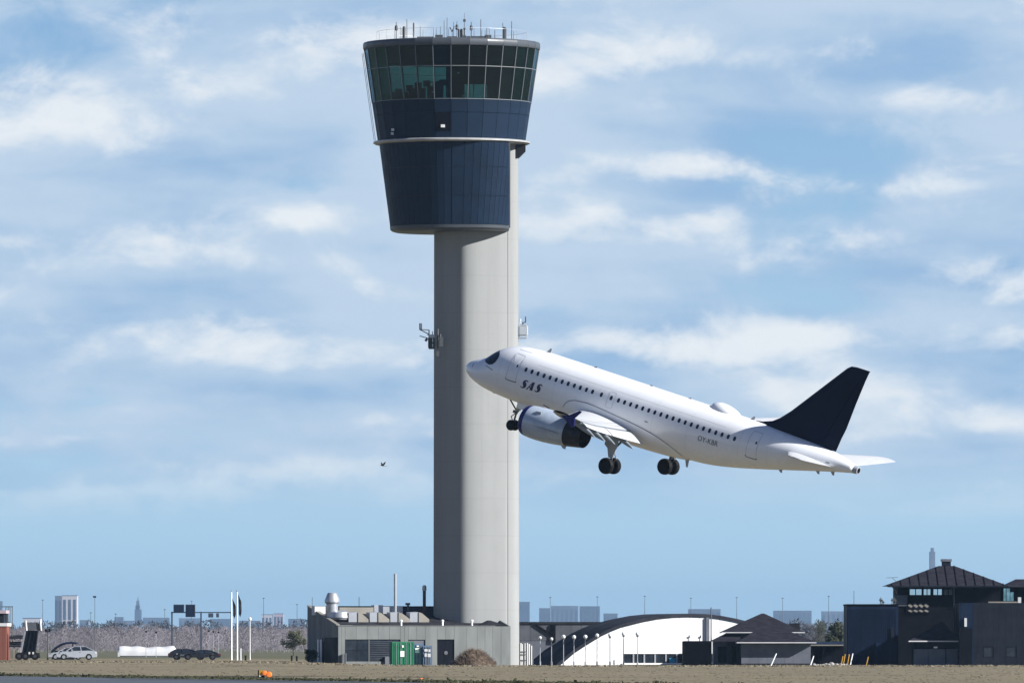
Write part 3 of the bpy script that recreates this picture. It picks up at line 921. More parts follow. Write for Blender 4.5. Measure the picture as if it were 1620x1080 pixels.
    # lettering on the side: heavy slanted capitals
    def stroke(pts):
        """variable width stroke -> quads;  pts: (x, z, width)"""
        v = []
        if len(pts) == 2:
            (a, b, w), (c, d, e) = pts
            pts = [(a + (c - a) * i / 8, b + (d - b) * i / 8, w + (e - w) * i / 8) for i in range(9)]
        for i, (a, b, w) in enumerate(pts):
            q0 = pts[max(0, i - 1)]; q1 = pts[min(len(pts) - 1, i + 1)]
            d = Vector((q1[0] - q0[0], q1[1] - q0[1])).normalized()
            v += [(a - d.y * w * .64, b + d.x * w * .64), (a + d.y * w * .64, b - d.x * w * .64)]
        return v, [(2 * i, 2 * i + 1, 2 * i + 3, 2 * i + 2) for i in range(len(pts) - 1)]
    def letter(shapes, ox, oz, h, name='letter', mt='logo', slant=.30, wide=1.0):
        mb = MB()
        for v, fs in shapes:
            mb.add([fz(ox + (a * wide + b * slant) * h, oz + b * h + (a * wide) * h * .06, .014) for a, b in v], fs)
        return pb(mb, name, mt, fus, smooth=False)
    S = []
    arc = [(.80, .80, .05), (.74, .92, .08), (.60, .97, .10), (.44, .95, .16), (.33, .85, .24), (.32, .73, .30), (.40, .60, .34), (.50, .48, .35), (.57, .36, .33), (.56, .22, .28), (.46, .10, .18), (.30, .04, .10), (.14, .07, .08), (.06, .20, .05)]
    S.append(stroke(arc))
    A = [stroke([(.02, .0, .10), (.52, 1.0, .10)]), stroke([(.62, .0, .30), (.60, 1.0, .24)]), stroke([(.18, .32, .11), (.60, .32, .11)]),
         stroke([(-.08, .03, .06), (.14, .03, .06)]), stroke([(.44, .03, .06), (.82, .03, .06)]), stroke([(.42, .97, .06), (.72, .97, .06)])]
    letter(S, 6.05, -.68, .62); letter(A, 6.64, -.66, .62); letter(S, 7.30, -.64, .62)
    # registration from the built-in font, laid on the skin
    cu = bpy.data.curves.new('registration', 'FONT')
    cu.body = 'OY-KBR'; cu.size = 1.0
    to = bpy.data.objects.new('registration', cu)
    col.objects.link(to)
    bpy.context.view_layer.update()
    me = to.evaluated_get(bpy.context.evaluated_depsgraph_get()).to_mesh()
    vs_ = [tuple(v.co) for v in me.vertices]; fs_ = [tuple(p.vertices) for p in me.polygons]
    wmax = max(v[0] for v in vs_); hmax = max(v[1] for v in vs_)
    bpy.data.objects.remove(to)
    mb = MB().add([fz(21.62 + v[0] / wmax * 1.72, -.24 + v[1] / hmax * .36, .014) for v in vs_], fs_)
    pb(mb, 'registration', 'reg', fus, smooth=False)
    # belly fairing, with its seam
    def fair(x):
        t = (x - 9.7) / (20.3 - 9.7)
        return max(0.0, math.sin(PI * min(1, max(0, t)))) ** .6
    upz = [(9.7, -1.35), (10.3, -.55), (11.0, -.30), (12.0, -.22), (13.5, -.32), (15.5, -.52), (17.0, -.72), (18.5, -1.05), (19.6, -1.5), (20.3, -1.95)]
    rings = []
    for i in range(45):
        x = 9.7 + (20.3 - 9.7) * i / 44
        k = fair(x); zu = itp(upz, x)
        a0 = math.asin(max(-1, min(1, zu / 2.07)))
        ring = []
        for j in range(41):
            a = a0 + (-PI / 2 - a0) * j / 20 if j <= 20 else (-PI - a0) - ((-PI - a0) + PI / 2) * (40 - j) / 20
            s = math.sin(PI * j / 40)
            ring.append(fp(x, a, .012 + .30 * k * s ** .8))
        rings.append(ring)
    ff = pb(MB().loft(rings, caps=False, closed=False), 'belly_fairing', 'plane_white', smooth='all')
    line([(p[0], p[1]) for p in [(9.9 + .2 * i, itp(upz, 9.9 + .2 * i)) for i in range(52)]], .055, .022, 'fairing_seam', 'plane_line', ff)
    line([(12.9, -.42), (12.85, -1.2)], .03, .05, 'panel_seam', 'plane_faint', ff)
    # radome of the satellite antenna on the back
    rings = []
    for i in range(13):
        t = i / 12
        x = 20.85 + 2.6 * t
        h = .46 * (math.sin(PI * t ** .75)) ** .75 if 0 < t < 1 else 0.0
        w = .15 + .52 * math.sin(PI * min(1, max(0, t))) ** .6
        rings.append([(x, w * math.cos(R(180 * j / 12)), 1.99 - .10 * abs(math.cos(R(180 * j / 12))) + (h + .09) * math.sin(R(180 * j / 12))) for j in range(13)])
    pb(MB().loft(rings, caps=False, closed=False), 'antenna_radome', 'plane_white', smooth='all')
    for x, h, z, s in ((6.5, .32, 2.05, 1), (10.6, .12, 2.06, 1), (15.5, .10, 2.06, 1), (18.9, .10, 2.06, 1), (24.4, .28, 2.04, 1), (19.9, .62, -2.02, -1), (2.6, .12, -1.88, -1), (27.6, .14, -.74, -1), (30.6, .16, .02, -1), (31.8, .2, .3, -1)):
        pb(MB().loft([[(x - .16, -.02, z - .06 * s), (x + .22, -.02, z - .06 * s), (x + .22, .02, z - .06 * s), (x - .16, .02, z - .06 * s)],
                      [(x + .12, -.01, z + h * s), (x + .26, -.01, z + h * s), (x + .26, .01, z + h * s), (x + .12, .01, z + h * s)]]), 'blade_antenna' if s > 0 else 'drain_mast', 'plane_grey', fus, smooth=False)

    # ---------------- flying surfaces
    def foil(t, n=14, camber=0.02):
        up, lo = [], []
        for i in range(n + 1):
            c = .5 * (1 - math.cos(PI * i / n))
            y = 5 * t * (.2969 * math.sqrt(c) - .126 * c - .3516 * c * c + .2843 * c ** 3 - .1015 * c ** 4)
            m_ = camber * 4 * c * (1 - c)
            up.append((c, m_ + y)); lo.append((c, m_ - y))
        return up, lo
    def wing_z(y): return -1.28 + (y - 1.9) * .085 + .0046 * max(0, y - 2) ** 2
    LE = [(0, 10.1), (1.9, 11.1), (6.4, 13.45), (16.75, 18.95)]
    TE = [(0, 17.1), (1.9, 17.15), (6.4, 17.25), (16.75, 20.45)]
    def lin(tab, y):
        for (a, b), (c, d) in zip(tab, tab[1:]):
            if y <= c: return b + (d - b) * (y - a) / (c - a)
        return tab[-1][1]
    def wsec(y, s, c0, c1, lower=False):
        """upper or lower skin of the wing box between chord fractions"""
        le, te = lin(LE, y), lin(TE, y)
        ch = te - le
        t = .15 - .045 * min(1, y / 12)
        inc = R(3.0 - 3.5 * y / 17)
        up, lo = foil(t)
        out = []
        for (c, z) in (lo if lower else up):
            c = c0 + c * (c1 - c0)
            # resample the foil at this chord fraction
            yy = 5 * t * (.2969 * math.sqrt(max(c, 0)) - .126 * c - .3516 * c * c + .2843 * c ** 3 - .1015 * c ** 4)
            mm_ = .02 * 4 * c * (1 - c)
            zz = (mm_ - yy) if lower else (mm_ + yy)
            out.append((le + c * ch, s * y, wing_z(y) + zz * ch - (c - .4) * ch * math.tan(inc)))
        return out
    ys = [0.0, 1.2, 1.9, 3, 4.2, 5.3, 6.4, 8, 9.6, 11.2, 12.8, 14.4, 15.8, 16.75]
    def flap_end(y): return 1.0 if y > 13.2 else .80
    for s, side in ((1, 'port'), (-1, 'starboard')):
        yl = sorted(ys + [13.19, 13.21])
        up = [wsec(y, s, 0, flap_end(y)) for y in yl]
        lo = [wsec(y, s, 0, flap_end(y), True) for y in yl]
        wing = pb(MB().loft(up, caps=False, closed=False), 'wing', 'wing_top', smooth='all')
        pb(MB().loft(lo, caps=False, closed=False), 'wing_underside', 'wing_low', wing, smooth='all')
        # rear spar closing the gap in front of the flaps
        pb(MB().loft([[u_[-1], l_[-1]] for u_, l_ in zip(up, lo)], caps=False, closed=False), 'rear_spar', 'plane_line', wing, smooth=False)
        # flaps, two lengths, run out and drooped
        for y0, y1 in ((2.15, 6.3), (6.5, 13.0)):
            rings = []
            for k in range(7):
                y = y0 + (y1 - y0) * k / 6
                le, te = lin(LE, y), lin(TE, y)
                ch = te - le
                fc = ch * .25
                up_, lo_ = foil(.13, 10)
                base = wsec(y, s, 0, .80)[-1]
                ang = R(20)
                ring = []
                for c, z in up_ + lo_[::-1][1:-1]:
                    dx, dz = c * fc, z * fc
                    ring.append((base[0] + .10 + dx * math.cos(ang) + dz * math.sin(ang), s * y, base[2] - .10 - dx * math.sin(ang) + dz * math.cos(ang)))
                rings.append(ring)
            pb(MB().loft(rings), 'flap', 'wing_top', wing, smooth=True)
        for c in (.62, .70):
            path = [wsec(y, s, 0, c)[-1] for y in (2.4, 4, 6.4, 9, 12.6)]
            pb(MB().loft([[(p[0] - .02, p[1], p[2] + .012), (p[0] + .02, p[1], p[2] + .012)] for p in path], caps=False, closed=False), 'panel_gap', 'plane_line', wing, smooth=False)
        # slats along the leading edge
        for y0, y1 in ((2.6, 5.2), (6.3, 11.3), (11.4, 16.4)):
            rings = []
            for k in range(6):
                y = y0 + (y1 - y0) * k / 5
                le, te = lin(LE, y), lin(TE, y)
                ch = te - le
                up_ = wsec(y, s, 0, .13); lo_ = wsec(y, s, 0, .05, True)
                ring = [(p[0] - .045 * ch - .05, p[1], p[2] - .035 * ch) for p in up_ + lo_[::-1][:-1]]
                rings.append(ring)
            pb(MB().loft(rings), 'slat', 'wing_top', wing, smooth=True)
        # canoe fairings of the flap tracks
        for y, ln, r in ((4.2, 2.5, .20), (7.7, 3.1, .25), (10.0, 2.8, .23), (12.4, 2.5, .20)):
            te = lin(TE, y); z = wsec(y, s, 0, .8, True)[-1][2]
            rings = []
            for k in range(11):
                t = k / 10
                rr = max(.012, r * (math.sin(PI * t ** .8)) ** .7)
                x = te - ln * .66 + ln * 1.0 * t
                zc = z - .14 - .85 * max(0, t - .30) ** 1.15
                rings.append([(x, s * y + rr * .75 * math.cos(2 * PI * i / 12), zc + rr * 1.15 * math.sin(2 * PI * i / 12)) for i in range(12)])
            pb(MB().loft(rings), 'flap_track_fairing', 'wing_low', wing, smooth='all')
        # wing tip fence
        def fence_poly():
            return [(19.55, 1.10), (20.2, 1.26), (21.0, 1.80), (21.2, 1.78), (20.75, 1.2), (20.85, .62), (20.6, .52), (20.1, .88)]
        zt = wing_z(16.75) - 1.25
        pb(MB().prism([(x, z + zt) for x, z in fence_poly()], 'y', s * 16.72, s * 16.80), 'wing_tip_fence', 'royal', wing, smooth=False)
        # ---------------- engine
        ey, ez = 5.75, -2.12
        def ring_(x, r, zc, n=40): return [(x, s * ey + r * math.cos(2 * PI * i / n), zc + r * 1.02 * math.sin(2 * PI * i / n)) for i in range(n)]
        def az(x): return ez + .035 * (x - 9.4)
        lip = [(10.0, .80), (9.85, .83), (9.74, .89), (9.70, .95), (9.74, 1.01), (9.85, 1.06), (10.15, 1.115)]
        eng = pb(MB().loft([ring_(x, r, az(x)) for x, r in [(10.15, 1.113), (10.45, 1.145), (10.95, 1.165), (11.6, 1.165), (12.4, 1.12), (13.1, 1.05), (13.55, .99)]], caps=False), 'engine_nacelle', 'nacelle', smooth='all')
        pb(MB().loft([ring_(x, r, az(x)) for x, r in lip], caps=False), 'intake_lip', 'royal', eng, smooth='all')
        pb(MB().loft([ring_(x, r, az(x)) for x, r in [(10.0, .80), (10.6, .82)]], caps=True), 'fan', 'strut', eng, smooth=True)
        pb(MB().loft([ring_(x, r, az(x)) for x, r in [(13.55, .992), (14.0, .93), (14.45, .86), (14.88, .80), (14.9, .74), (14.5, .76)]], caps=False), 'exhaust_nozzle', 'exhaust', eng, smooth=True)
        pb(MB().loft([ring_(x, r, az(x)) for x, r in [(14.2, .78), (14.4, .55), (15.0, .30), (15.25, .05)]], caps=True), 'exhaust_cone', 'black', eng, smooth=True)
        # strake, latch line and drain on the nacelle
        pb(MB().prism([(10.6, ez + .72), (11.4, ez + .80), (11.4, ez + 1.02), (11.0, ez + .98)], 'y', s * (ey + .86), s * (ey + .89)), 'strake', 'plane_grey', eng, smooth=False)
        pb(MB().box(10.9, 13.3, min(s * (ey + 1.12), s * (ey + 1.16)), max(s * (ey + 1.12), s * (ey + 1.16)), ez - .02, ez + .02), 'cowl_seam', 'plane_line', eng, smooth=False)
        pb(MB().loft([[(13.0, s * ey - .04, az(13) - 1.0), (13.5, s * ey - .04, az(13) - .95), (13.5, s * ey + .04, az(13) - .95), (13.0, s * ey + .04, az(13) - 1.0)],
                      [(13.3, s * ey - .02, az(13) - 1.22), (13.5, s * ey - .02, az(13) - 1.22), (13.5, s * ey + .02, az(13) - 1.22), (13.3, s * ey + .02, az(13) - 1.22)]]), 'drain_mast', 'plane_grey', eng, smooth=False)
        # pylon
        zw = wing_z(ey)
        rings = []
        for x, zb_, zt_, w in ((10.9, az(10.9) + 1.1, az(10.9) + 1.22, .05), (12.0, az(12) + 1.0, zw - .05, .17), (13.4, az(13.4) + .85, zw + .12, .20), (14.6, az(14.6) + .75, zw - .05, .20), (15.8, az(15.8) + .9, zw - .2, .14), (16.9, zw - .62, zw - .35, .04)):
            rings.append([(x, s * ey - w, zb_), (x, s * ey + w, zb_), (x, s * ey + w, zt_), (x, s * ey - w, zt_)])
        pb(MB().loft(rings), 'pylon', 'plane_grey', eng, smooth=True)

        # ---------------- main gear
        gx, gy, ax = 16.2, 3.8, -3.66
        g = pb(MB().tube((gx - .05, s * gy, -1.3), (gx, s * gy, -2.7), .17, .15, 12).tube((gx, s * gy, -2.6), (gx, s * gy, ax + .02), .10, .10, 12)
               .tube((gx, s * (gy - .62), ax), (gx, s * (gy + .62), ax), .09, .09, 10)
               .tube((gx, s * (gy - .05), -2.4), (gx - .15, s * (gy - 1.6), -1.5), .08, .08, 8)
               .tube((gx + .12, s * gy, -2.6), (gx + .38, s * gy, -3.05), .045).tube((gx + .38, s * gy, -3.05), (gx + .1, s * gy, ax + .1), .045), 'main_landing_gear', 'strut')
        for k in (-1, 1):
            y = s * gy + k * .465
            tp = [(.30, -.20), (.44, -.215), (.53, -.20), (.575, -.13), (.585, 0), (.575, .13), (.53, .20), (.44, .215), (.30, .20)]
            w_ = pb(MB().lathe(tp, 36, 'y', (gx, y, ax)), 'wheel', 'tyre', g, smooth=True)
            pb(MB().lathe([(.30, -.17), (.27, -.12), (.12, -.10), (.10, -.16), (.10, .16), (.12, .10), (.27, .12), (.30, .17)], 24, 'y', (gx, y, ax)), 'rim', 'rim', w_, smooth=True)
        # leg door on the outer side of the strut
        dv = [(gx - .62, -1.62), (gx + .42, -1.58), (gx + .42, -2.2), (gx + .25, -3.05), (gx - .10, -3.05), (gx - .35, -2.45), (gx - .66, -2.25)]
        pb(MB().prism(dv, 'y', s * (gy + .26), s * (gy + .31)), 'gear_door', 'plane_grey', g, smooth=False)
    # ---------------- tail
    def surf(sections, name, mt, t, parent=root, smooth='all', vert=False):
        rings = []
        for (sx, sy, sz, ch) in sections:
            up_, lo_ = foil(t, 12, 0.0)
            ring = []
            for c, z in up_ + lo_[::-1][1:-1]:
                ring.append((sx + c * ch, sy + z * ch, sz) if vert else (sx + c * ch, sy, sz + z * ch))
            rings.append(ring)
        return pb(MB().loft(rings), name, mt, parent, smooth=True)
    for s in (1, -1):
        tp = surf([(27.9, s * .35, .70, 4.2), (28.6, s * 1.2, .82, 3.7), (29.9, s * 3.2, 1.06, 2.75), (31.35, s * 5.6, 1.36, 1.65), (31.75, s * 6.05, 1.42, 1.30), (32.1, s * 6.22, 1.44, .8)], 'tailplane', 'wing_top', .095)
    fin = surf([(25.0, 0, 1.75, 6.75), (25.9, 0, 2.25, 5.95), (26.6, 0, 2.75, 5.35), (27.4, 0, 3.5, 4.75), (29.0, 0, 5.3, 3.42), (30.6, 0, 7.1, 2.14), (31.05, 0, 7.6, 1.80), (31.35, 0, 7.82, 1.55), (31.75, 0, 7.88, 1.2)], 'tail_fin', 'navy', .095, vert=True)
    # dorsal fillet running forward from the fin
    pb(MB().loft([[(24.35, 0, 2.02), (24.4, -.02, 2.0), (24.4, .02, 2.0)], [(25.3, 0, 2.16), (25.4, -.10, 1.98), (25.4, .10, 1.98)], [(26.1, 0, 2.42), (26.3, -.2, 1.95), (26.3, .2, 1.95)], [(26.75, 0, 2.86), (27.2, -.22, 1.95), (27.2, .22, 1.95)]]), 'dorsal_fillet', 'navy', fin)
    # rudder gap
    pb(MB().loft([[(30.6, -.16, 2.3), (30.63, -.16, 2.3), (30.63, .16, 2.3), (30.6, .16, 2.3)], [(32.42, -.06, 7.4), (32.44, -.06, 7.4), (32.44, .06, 7.4), (32.42, .06, 7.4)]]), 'rudder_hinge', 'black', fin)
    # ---------------- nose gear
    nx, az_ = 5.0, -3.75
    g = pb(MB().tube((nx + .12, 0, -1.9), (nx + .04, 0, -2.9), .11, .10, 10).tube((nx + .04, 0, -2.8), (nx, 0, az_), .07, .07, 10).tube((nx, -.32, az_), (nx, .32, az_), .06, .06, 8)
           .tube((nx + .05, 0, -2.7), (nx - .85, 0, -1.95), .06, .06, 8).tube((nx + .05, -.25, -2.72), (nx + .05, .25, -2.72), .05, .05, 6).box(nx - .12, nx + .02, -.25, -.08, -2.85, -2.65).box(nx - .12, nx + .02, .08, .25, -2.85, -2.65)
           .tube((nx - .05, 0, -2.9), (nx - .32, 0, -3.2), .035).tube((nx - .32, 0, -3.2), (nx - .02, 0, -3.55), .035), 'nose_landing_gear', 'strut')
    for k in (-1, 1):
        y = k * .25
        w_ = pb(MB().lathe([(.2, -.10), (.30, -.115), (.36, -.10), (.385, -.05), (.385, .05), (.36, .10), (.30, .115), (.2, .10)], 30, 'y', (nx, y, az_)), 'wheel', 'tyre', g, smooth=True)
        pb(MB().lathe([(.2, -.09), (.08, -.07), (.06, -.1), (.06, .1), (.08, .07), (.2, .09)], 20, 'y', (nx, y, az_)), 'rim', 'rim', w_, smooth=True)
        pb(MB().prism([(nx + .2, -1.98), (nx + 1.5, -2.02), (nx + 1.4, -2.42), (nx + .3, -2.42)], 'y', k * .42, k * .45), 'gear_door', 'plane_white', g, smooth=False)
    pb(MB().prism([(nx + .14, -2.0), (nx + .20, -2.0), (nx + .16, -2.65), (nx + .12, -2.65)], 'y', -.3, .3), 'gear_door', 'plane_grey', g, smooth=False)
    return root
plane = build_plane()

# ------------------------------------------------------------------ low service building at the foot of the tower
def at(px, d, py=None):
    x = X(px, d)
    return (x, d, gz(x, d))


def build_service():
    yaw = R(16.5)
    ox, oy = X(535, 988.5), 988.5
    B = empty('service_building', (ox, oy, 0.0), yaw)
    tag(B, 'low grey panelled building with sloping roof round the foot of the tower', 'building')
    L, D, HF, HB = 18.75, 12.2, 4.12, 6.25
    def hz(y): return HF + (HB - HF) * y / D
    # dark body behind the cladding
    MB().loft([[(.16, .16, -.3), (L - .16, .16, -.3), (L - .16, .16, HF - .5), (.16, .16, HF - .5)], [(.16, D - .1, -.3), (L - .16, D - .1, -.3), (L - .16, D - .1, HB - .5), (.16, D - .1, HB - .5)]]).build('inner_wall', 'dark_open', B)
    # roof sheet set below the edges
    MB().loft([[(.2, .2, HF - .42), (L - .2, .2, HF - .42), (L - .2, .2, HF - .22), (.2, .2, HF - .22)], [(.2, D, HB - .42), (L - .2, D, HB - .42), (L - .2, D, HB - .12), (.2, D, HB - .12)]]).build('roof', 'roof_dark', B)
    MB().box(.1, L - .1, D, D + .18, HB - .5, HB + .02).build('ridge_board', 'roof_dark', B)
    # front panels around the openings (u along the front)
    ops = [(.75, 6.75, .45, 2.75), (7.6, 9.45, -.3, 2.72), (10.75, 12.6, -.3, 2.75)]
    edges = sorted(set([0, L] + [a for o in ops for a in o[:2]] + [6.75 + .43, 13.9, 15.1, 15.95, 16.8, 17.7, .38]))
    cuts = []
    for a, b in zip(edges, edges[1:]):
        n = max(1, round((b - a) / 1.2))
        cuts += [(a + (b - a) * i / n, a + (b - a) * (i + 1) / n) for i in range(n)]
    def fp(x0, x1, z0, z1):
        MB().box(x0 + .012, x1 - .012, 0, .14, z0, z1).build('wall_panel', 'wall_grey', B)
    for a, b in cuts:
        hit = [o for o in ops if o[0] - .01 <= a and b <= o[1] + .01]
        if hit:
            o = hit[0]
            fp(a, b, o[3], HF)
            if o[2] > 0: fp(a, b, -.3, o[2])
        else:
            fp(a, b, -.3, HF)
    # left wall panels, raking top
    n = 9
    for i in range(n):
        y0, y1 = .15 + (D - .15) * i / n, .15 + (D - .15) * (i + 1) / n
        zb = -.3
        if i < 5: zb = 2.95 if i < 4 else 2.5
        MB().loft([[(0, y0 + .012, zb), (.14, y0 + .012, zb), (.14, y0 + .012, hz(y0)), (0, y0 + .012, hz(y0))],
                   [(0, y1 - .012, zb), (.14, y1 - .012, zb), (.14, y1 - .012, hz(y1)), (0, y1 - .012, hz(y1))]]).build('wall_panel', 'wall_grey', B)
        MB().loft([[(L - .14, y0 + .012, -.3), (L, y0 + .012, -.3), (L, y0 + .012, hz(y0)), (L - .14, y0 + .012, hz(y0))],
                   [(L - .14, y1 - .012, -.3), (L, y1 - .012, -.3), (L, y1 - .012, hz(y1)), (L - .14, y1 - .012, hz(y1))]]).build('wall_panel', 'wall_grey', B)
    # coping along the edges
    MB().loft([[(-.05, .6, hz(.6) + .003), (.34, .6, hz(.6) + .003), (.34, .6, hz(.6) + .1), (-.05, .6, hz(.6) + .1)], [(-.05, D, HB + .003), (.34, D, HB + .003), (.34, D, HB + .1), (-.05, D, HB + .1)]]).build('coping', 'skylight', B)
    MB().box(-.05, 1.6, -.05, .6, HF + .003, HF + .1).build('coping', 'wall_grey', B)
    MB().box(1.62, L - 1.7, -.04, .3, HF + .003, HF + .07).build('coping', 'wall_grey', B)
    MB().prism([(L - 3.3, HF + .05), (L - 1.7, HF + .05), (L - .3, HF + .10), (L - 2.1, HF + .62)], 'y', .4, 1.6).build('roof_hatch', 'roof_dark', B)
    # window strip: frame, panes, louvres
    w = MB().box(.75, 6.75, .135, .15, .45, 2.75).build('window', 'dark_open', B)
    for a, b in ((.8, 2.05), (2.1, 3.3), (3.42, 4.7), (4.75, 5.95), (6.0, 6.7)):
        MB().box(a, b, .118, .132, 1.62, 2.70).build('pane', 'blind_glass', w)
        MB().box(a, b, .118, .132, .5, 1.56).build('pane', 'blind_glass', w)
    lv = MB()
    for i in range(11): lv.box(3.42, 6.7, .085, .105, .6 + i * .19, .63 + i * .19)
    lv.build('louvre', 'shed_grey', w)
    MB().box(3.32, 3.40, .07, .13, .46, 2.74).build('mullion', 'wall_grey', w)
    MB().box(5.0, 5.9, -.3, .0, .05, .95).build('meter_box', 'shed_grey', B)
    d = MB().box(10.78, 12.57, .12, .16, -.2, 2.72).build('door', 'dark_open', B)
    MB().box(11.62, 11.66, .10, .118, -.1, 2.7).build('door_gap', 'black', d)
    MB().lathe([(.02, .06), (.20, .06), (.20, .115), (.02, .115)], 14, 'y', (11.72, 0, 1.35)).build('porthole', 'shed_grey', d)
    MB().box(7.65, 9.4, .12, .16, -.2, 2.70).build('door', 'shed_grey', B)
    # recess in the left wall with two white posts
    MB().box(.05, .10, .4, 5.4, -.2, 2.92).build('doorway', 'black', B)
    for y in (6.0, 7.2):
        MB().box(-.2, -.05, y, y + .28, -.1, 2.75).build('door_post', 'white_paint', B)
    MB().box(-.1, .02, 5.85, 6.0, -.1, 2.9).build('door_frame', 'cab_panel', B)
    MB().tube((.4, -.22, -.2), (.4, -.22, 1.2), .14, n=8).build('drain_pipe', 'shed_grey', B)
    MB().tube((.75, -.18, -.2), (.75, -.18, 1.3), .09, n=8).build('drain_pipe', 'shed_grey', B)

    # ---- roof fittings
    def roof_at(px, y):
        # local u on the roof for a column of the photo at local depth y
        c, s = math.cos(yaw), math.sin(yaw)
        k = (px - 810.0) / FPX
        return (k * (oy + y * c) - ox + y * s) / (c - k * s)
    def zw(py, u, y): return Z(py, oy + u * math.sin(yaw) + y * math.cos(yaw))
    # ventilation cowl
    y = 5.0; u = roof_at(525.5, y); zb = hz(y) - .2
    c = MB().lathe([(.55, zb), (.62, zw(960, u, y)), (.62, zw(955, u, y)), (.80, zw(952, u, y)), (.80, zw(949, u, y)), (.52, zw(938.5, u, y)), (.42, zw(937, u, y))], 20, 'z', (u, y, 0)).build('ventilation_cowl', 'galv', B, smooth=True)
    MB().lathe([(.95, zb), (1.1, zb + .25), (1.0, zb + .8), (.6, zb + 1.0)], 16, 'z', (u + .7, y - .3, 0)).build('cowl_base', 'galv', c, smooth=True)
    # tall chimney and brown pipe
    y = 7.5; u = roof_at(625.3, y)
    MB().tube((u, y, hz(y) - .2), (u, y, zw(907, u, y)), .155, .15, 12).build('chimney', 'galv', B, smooth=True)
    y = 9.0; u = roof_at(671.3, y)
    p = MB().tube((u, y, hz(y) - .2), (u, y, zw(934, u, y)), .17, .17, 12).build('flue', 'rust_pipe', B, smooth=True)
    MB().lathe([(.2, zw(934, u, y)), (.25, zw(932, u, y)), (.2, zw(926, u, y)), (.08, zw(925, u, y))], 12, 'z', (u, y, 0)).build('flue_cap', 'galv', p, smooth=True)
    y = 10.0; u = roof_at(645.5, y)
    MB().tube((u, y, hz(y) - .2), (u, y, zw(954, u, y)), .12).box(u - .25, u + .2, y - .15, y + .15, zw(956.5, u, y), zw(953, u, y)).build('vent', 'antenna', B)
    # four wedge skylights
    for px0, px1, px2 in ((550, 564.5, 581), (583.5, 596.5, 614), (616, 628.5, 647), (647, 660.5, 677)):
        y = 4.2
        u0, u1, u2 = roof_at(px0, y), roof_at(px1, y), roof_at(px2, y)
        zb, zt = hz(y) - .3, zw(968.5, u0, y)
        s = MB().loft([[(u0, y - .4, zb), (u0, y - .4, zt), (u0, y + 1.0, zt + .05), (u0, y + 1.0, zb)], [(u1, y - .4, zb), (u1, y - .4, zt + .05), (u1, y + 1.0, zt + .1), (u1, y + 1.0, zb)]]).build('skylight', 'galv', B)
        MB().prism([(u1 + .01, zb), (u1 + .01, zt + .05), (u1 + .35, zt - .05), (u2, zb + .30), (u2, zb)], 'y', y - .5, y + .9).build('skylight_slope', 'skylight', s)
    # pale sheets, duct boxes and small vents
    y = 8.5
    for a, b, z0, z1, m in ((498, 515, 966, 958.5, 'eave'), (537, 591, 967, 960, 'skylight'), (592, 606, 966, 956.5, 'galv'), (606, 637, 966, 959, 'galv')):
        u0, u1 = roof_at(a, y), roof_at(b, y)
        MB().box(u0, u1, y, y + 1.2, hz(y) - .3, zw(z1, u0, y)).build('roof_box', m, B)
    for px, y in ((634.5, .9), (700, .9), (746.5, .9), (534, 5.4)):
        u = roof_at(px, y)
        MB().lathe([(.11, hz(y) - .25), (.11, hz(y) + .32), (.17, hz(y) + .36), (.15, hz(y) + .5), (.04, hz(y) + .54)], 10, 'z', (u, y, 0)).build('vent', 'white_paint', B, smooth=True)
    for px, py in ((494, 944), (568, 943.5)):
        y = 11.5; u = roof_at(px, y)
        MB().tube((u, y, hz(y) - .2), (u, y, zw(py, u, y)), .03, n=5).build('mast', 'antenna', B)
    # ---- containers by the wall
    def container(name, px0, px1, pyt, m, d, label, ribs, depth):
        x0, x1 = X(px0, d), X(px1, d)
        w = x1 - x0; h = Z(pyt, d)
        c = empty(name, ((x0 + x1) / 2, d, 0), 0)
        c.rotation_euler = (0, 0, R(6))
        MB().box(-w / 2 + .06, w / 2 - .06, .05, depth, .14, h - .06).build('body', m, c)
        for sx in (-1, 1):
            MB().box(sx * w / 2 - (.12 if sx > 0 else 0), sx * w / 2 + (.12 if sx < 0 else 0), 0, .16, 0, h).build('corner_post', m, c)
        MB().box(-w / 2 + .122, w / 2 - .122, 0, .14, h - .16, h - .01).build('top_rail', m, c)
        MB().box(-w / 2 + .122, w / 2 - .122, 0, .14, .02, .16).build('bottom_rail', m, c)
        for s in (-1, 1):
            a, b = (-w / 2 + .14, -.01) if s < 0 else (.01, w / 2 - .14)
            dd = MB()
            k = ribs
            dd.box(a, b, .02, .05, .18, h - .18)
            for i in range(k):
                q = a + (b - a) * (i + .25) / k
                dd.box(q, q + (b - a) * .5 / k, -.015, .02, .2, h - .2)
            o = dd.build('door', m, c)
            for q in (.3, .75):
                xx_ = a + (b - a) * q
                MB().tube((xx_, -.05, .12), (xx_, -.05, h - .1), .022, n=6).build('lock_rod', 'galv', o)
        tag(c, label, 'container')
        return c, w, h
    c, w, h = container('shipping_container', 620.5, 655, 1014.5, 'green_cont', 983, 'green steel shipping container against the low grey building', 3, 4.0)
    MB().box(-.30, .12, -.075, -.07, .95, 1.55).build('sticker', 'white_paint', c)
    MB().box(-.12, .06, -.075, -.07, 1.9, 2.15).build('sticker', 'white_paint', c)
    c, w, h = container('storage_container', 655.5, 669, 1017.5, 'blue_cont', 984.5, 'narrow blue grey cabinet squeezed next to the green container', 2, 1.2)
    MB().box(-.36, .06, -.075, -.07, 1.35, 1.85).build('sticker', 'white_paint', c)
    MB().box(-.2, .02, -.075, -.07, 1.98, 2.12).build('sticker', 'white_paint', c)
    c, w, h = container('storage_container', 669.5, 683.5, 1020.5, 'blue_cont', 984, 'blue cabinet with white markings standing left of the dark door', 2, 1.2)
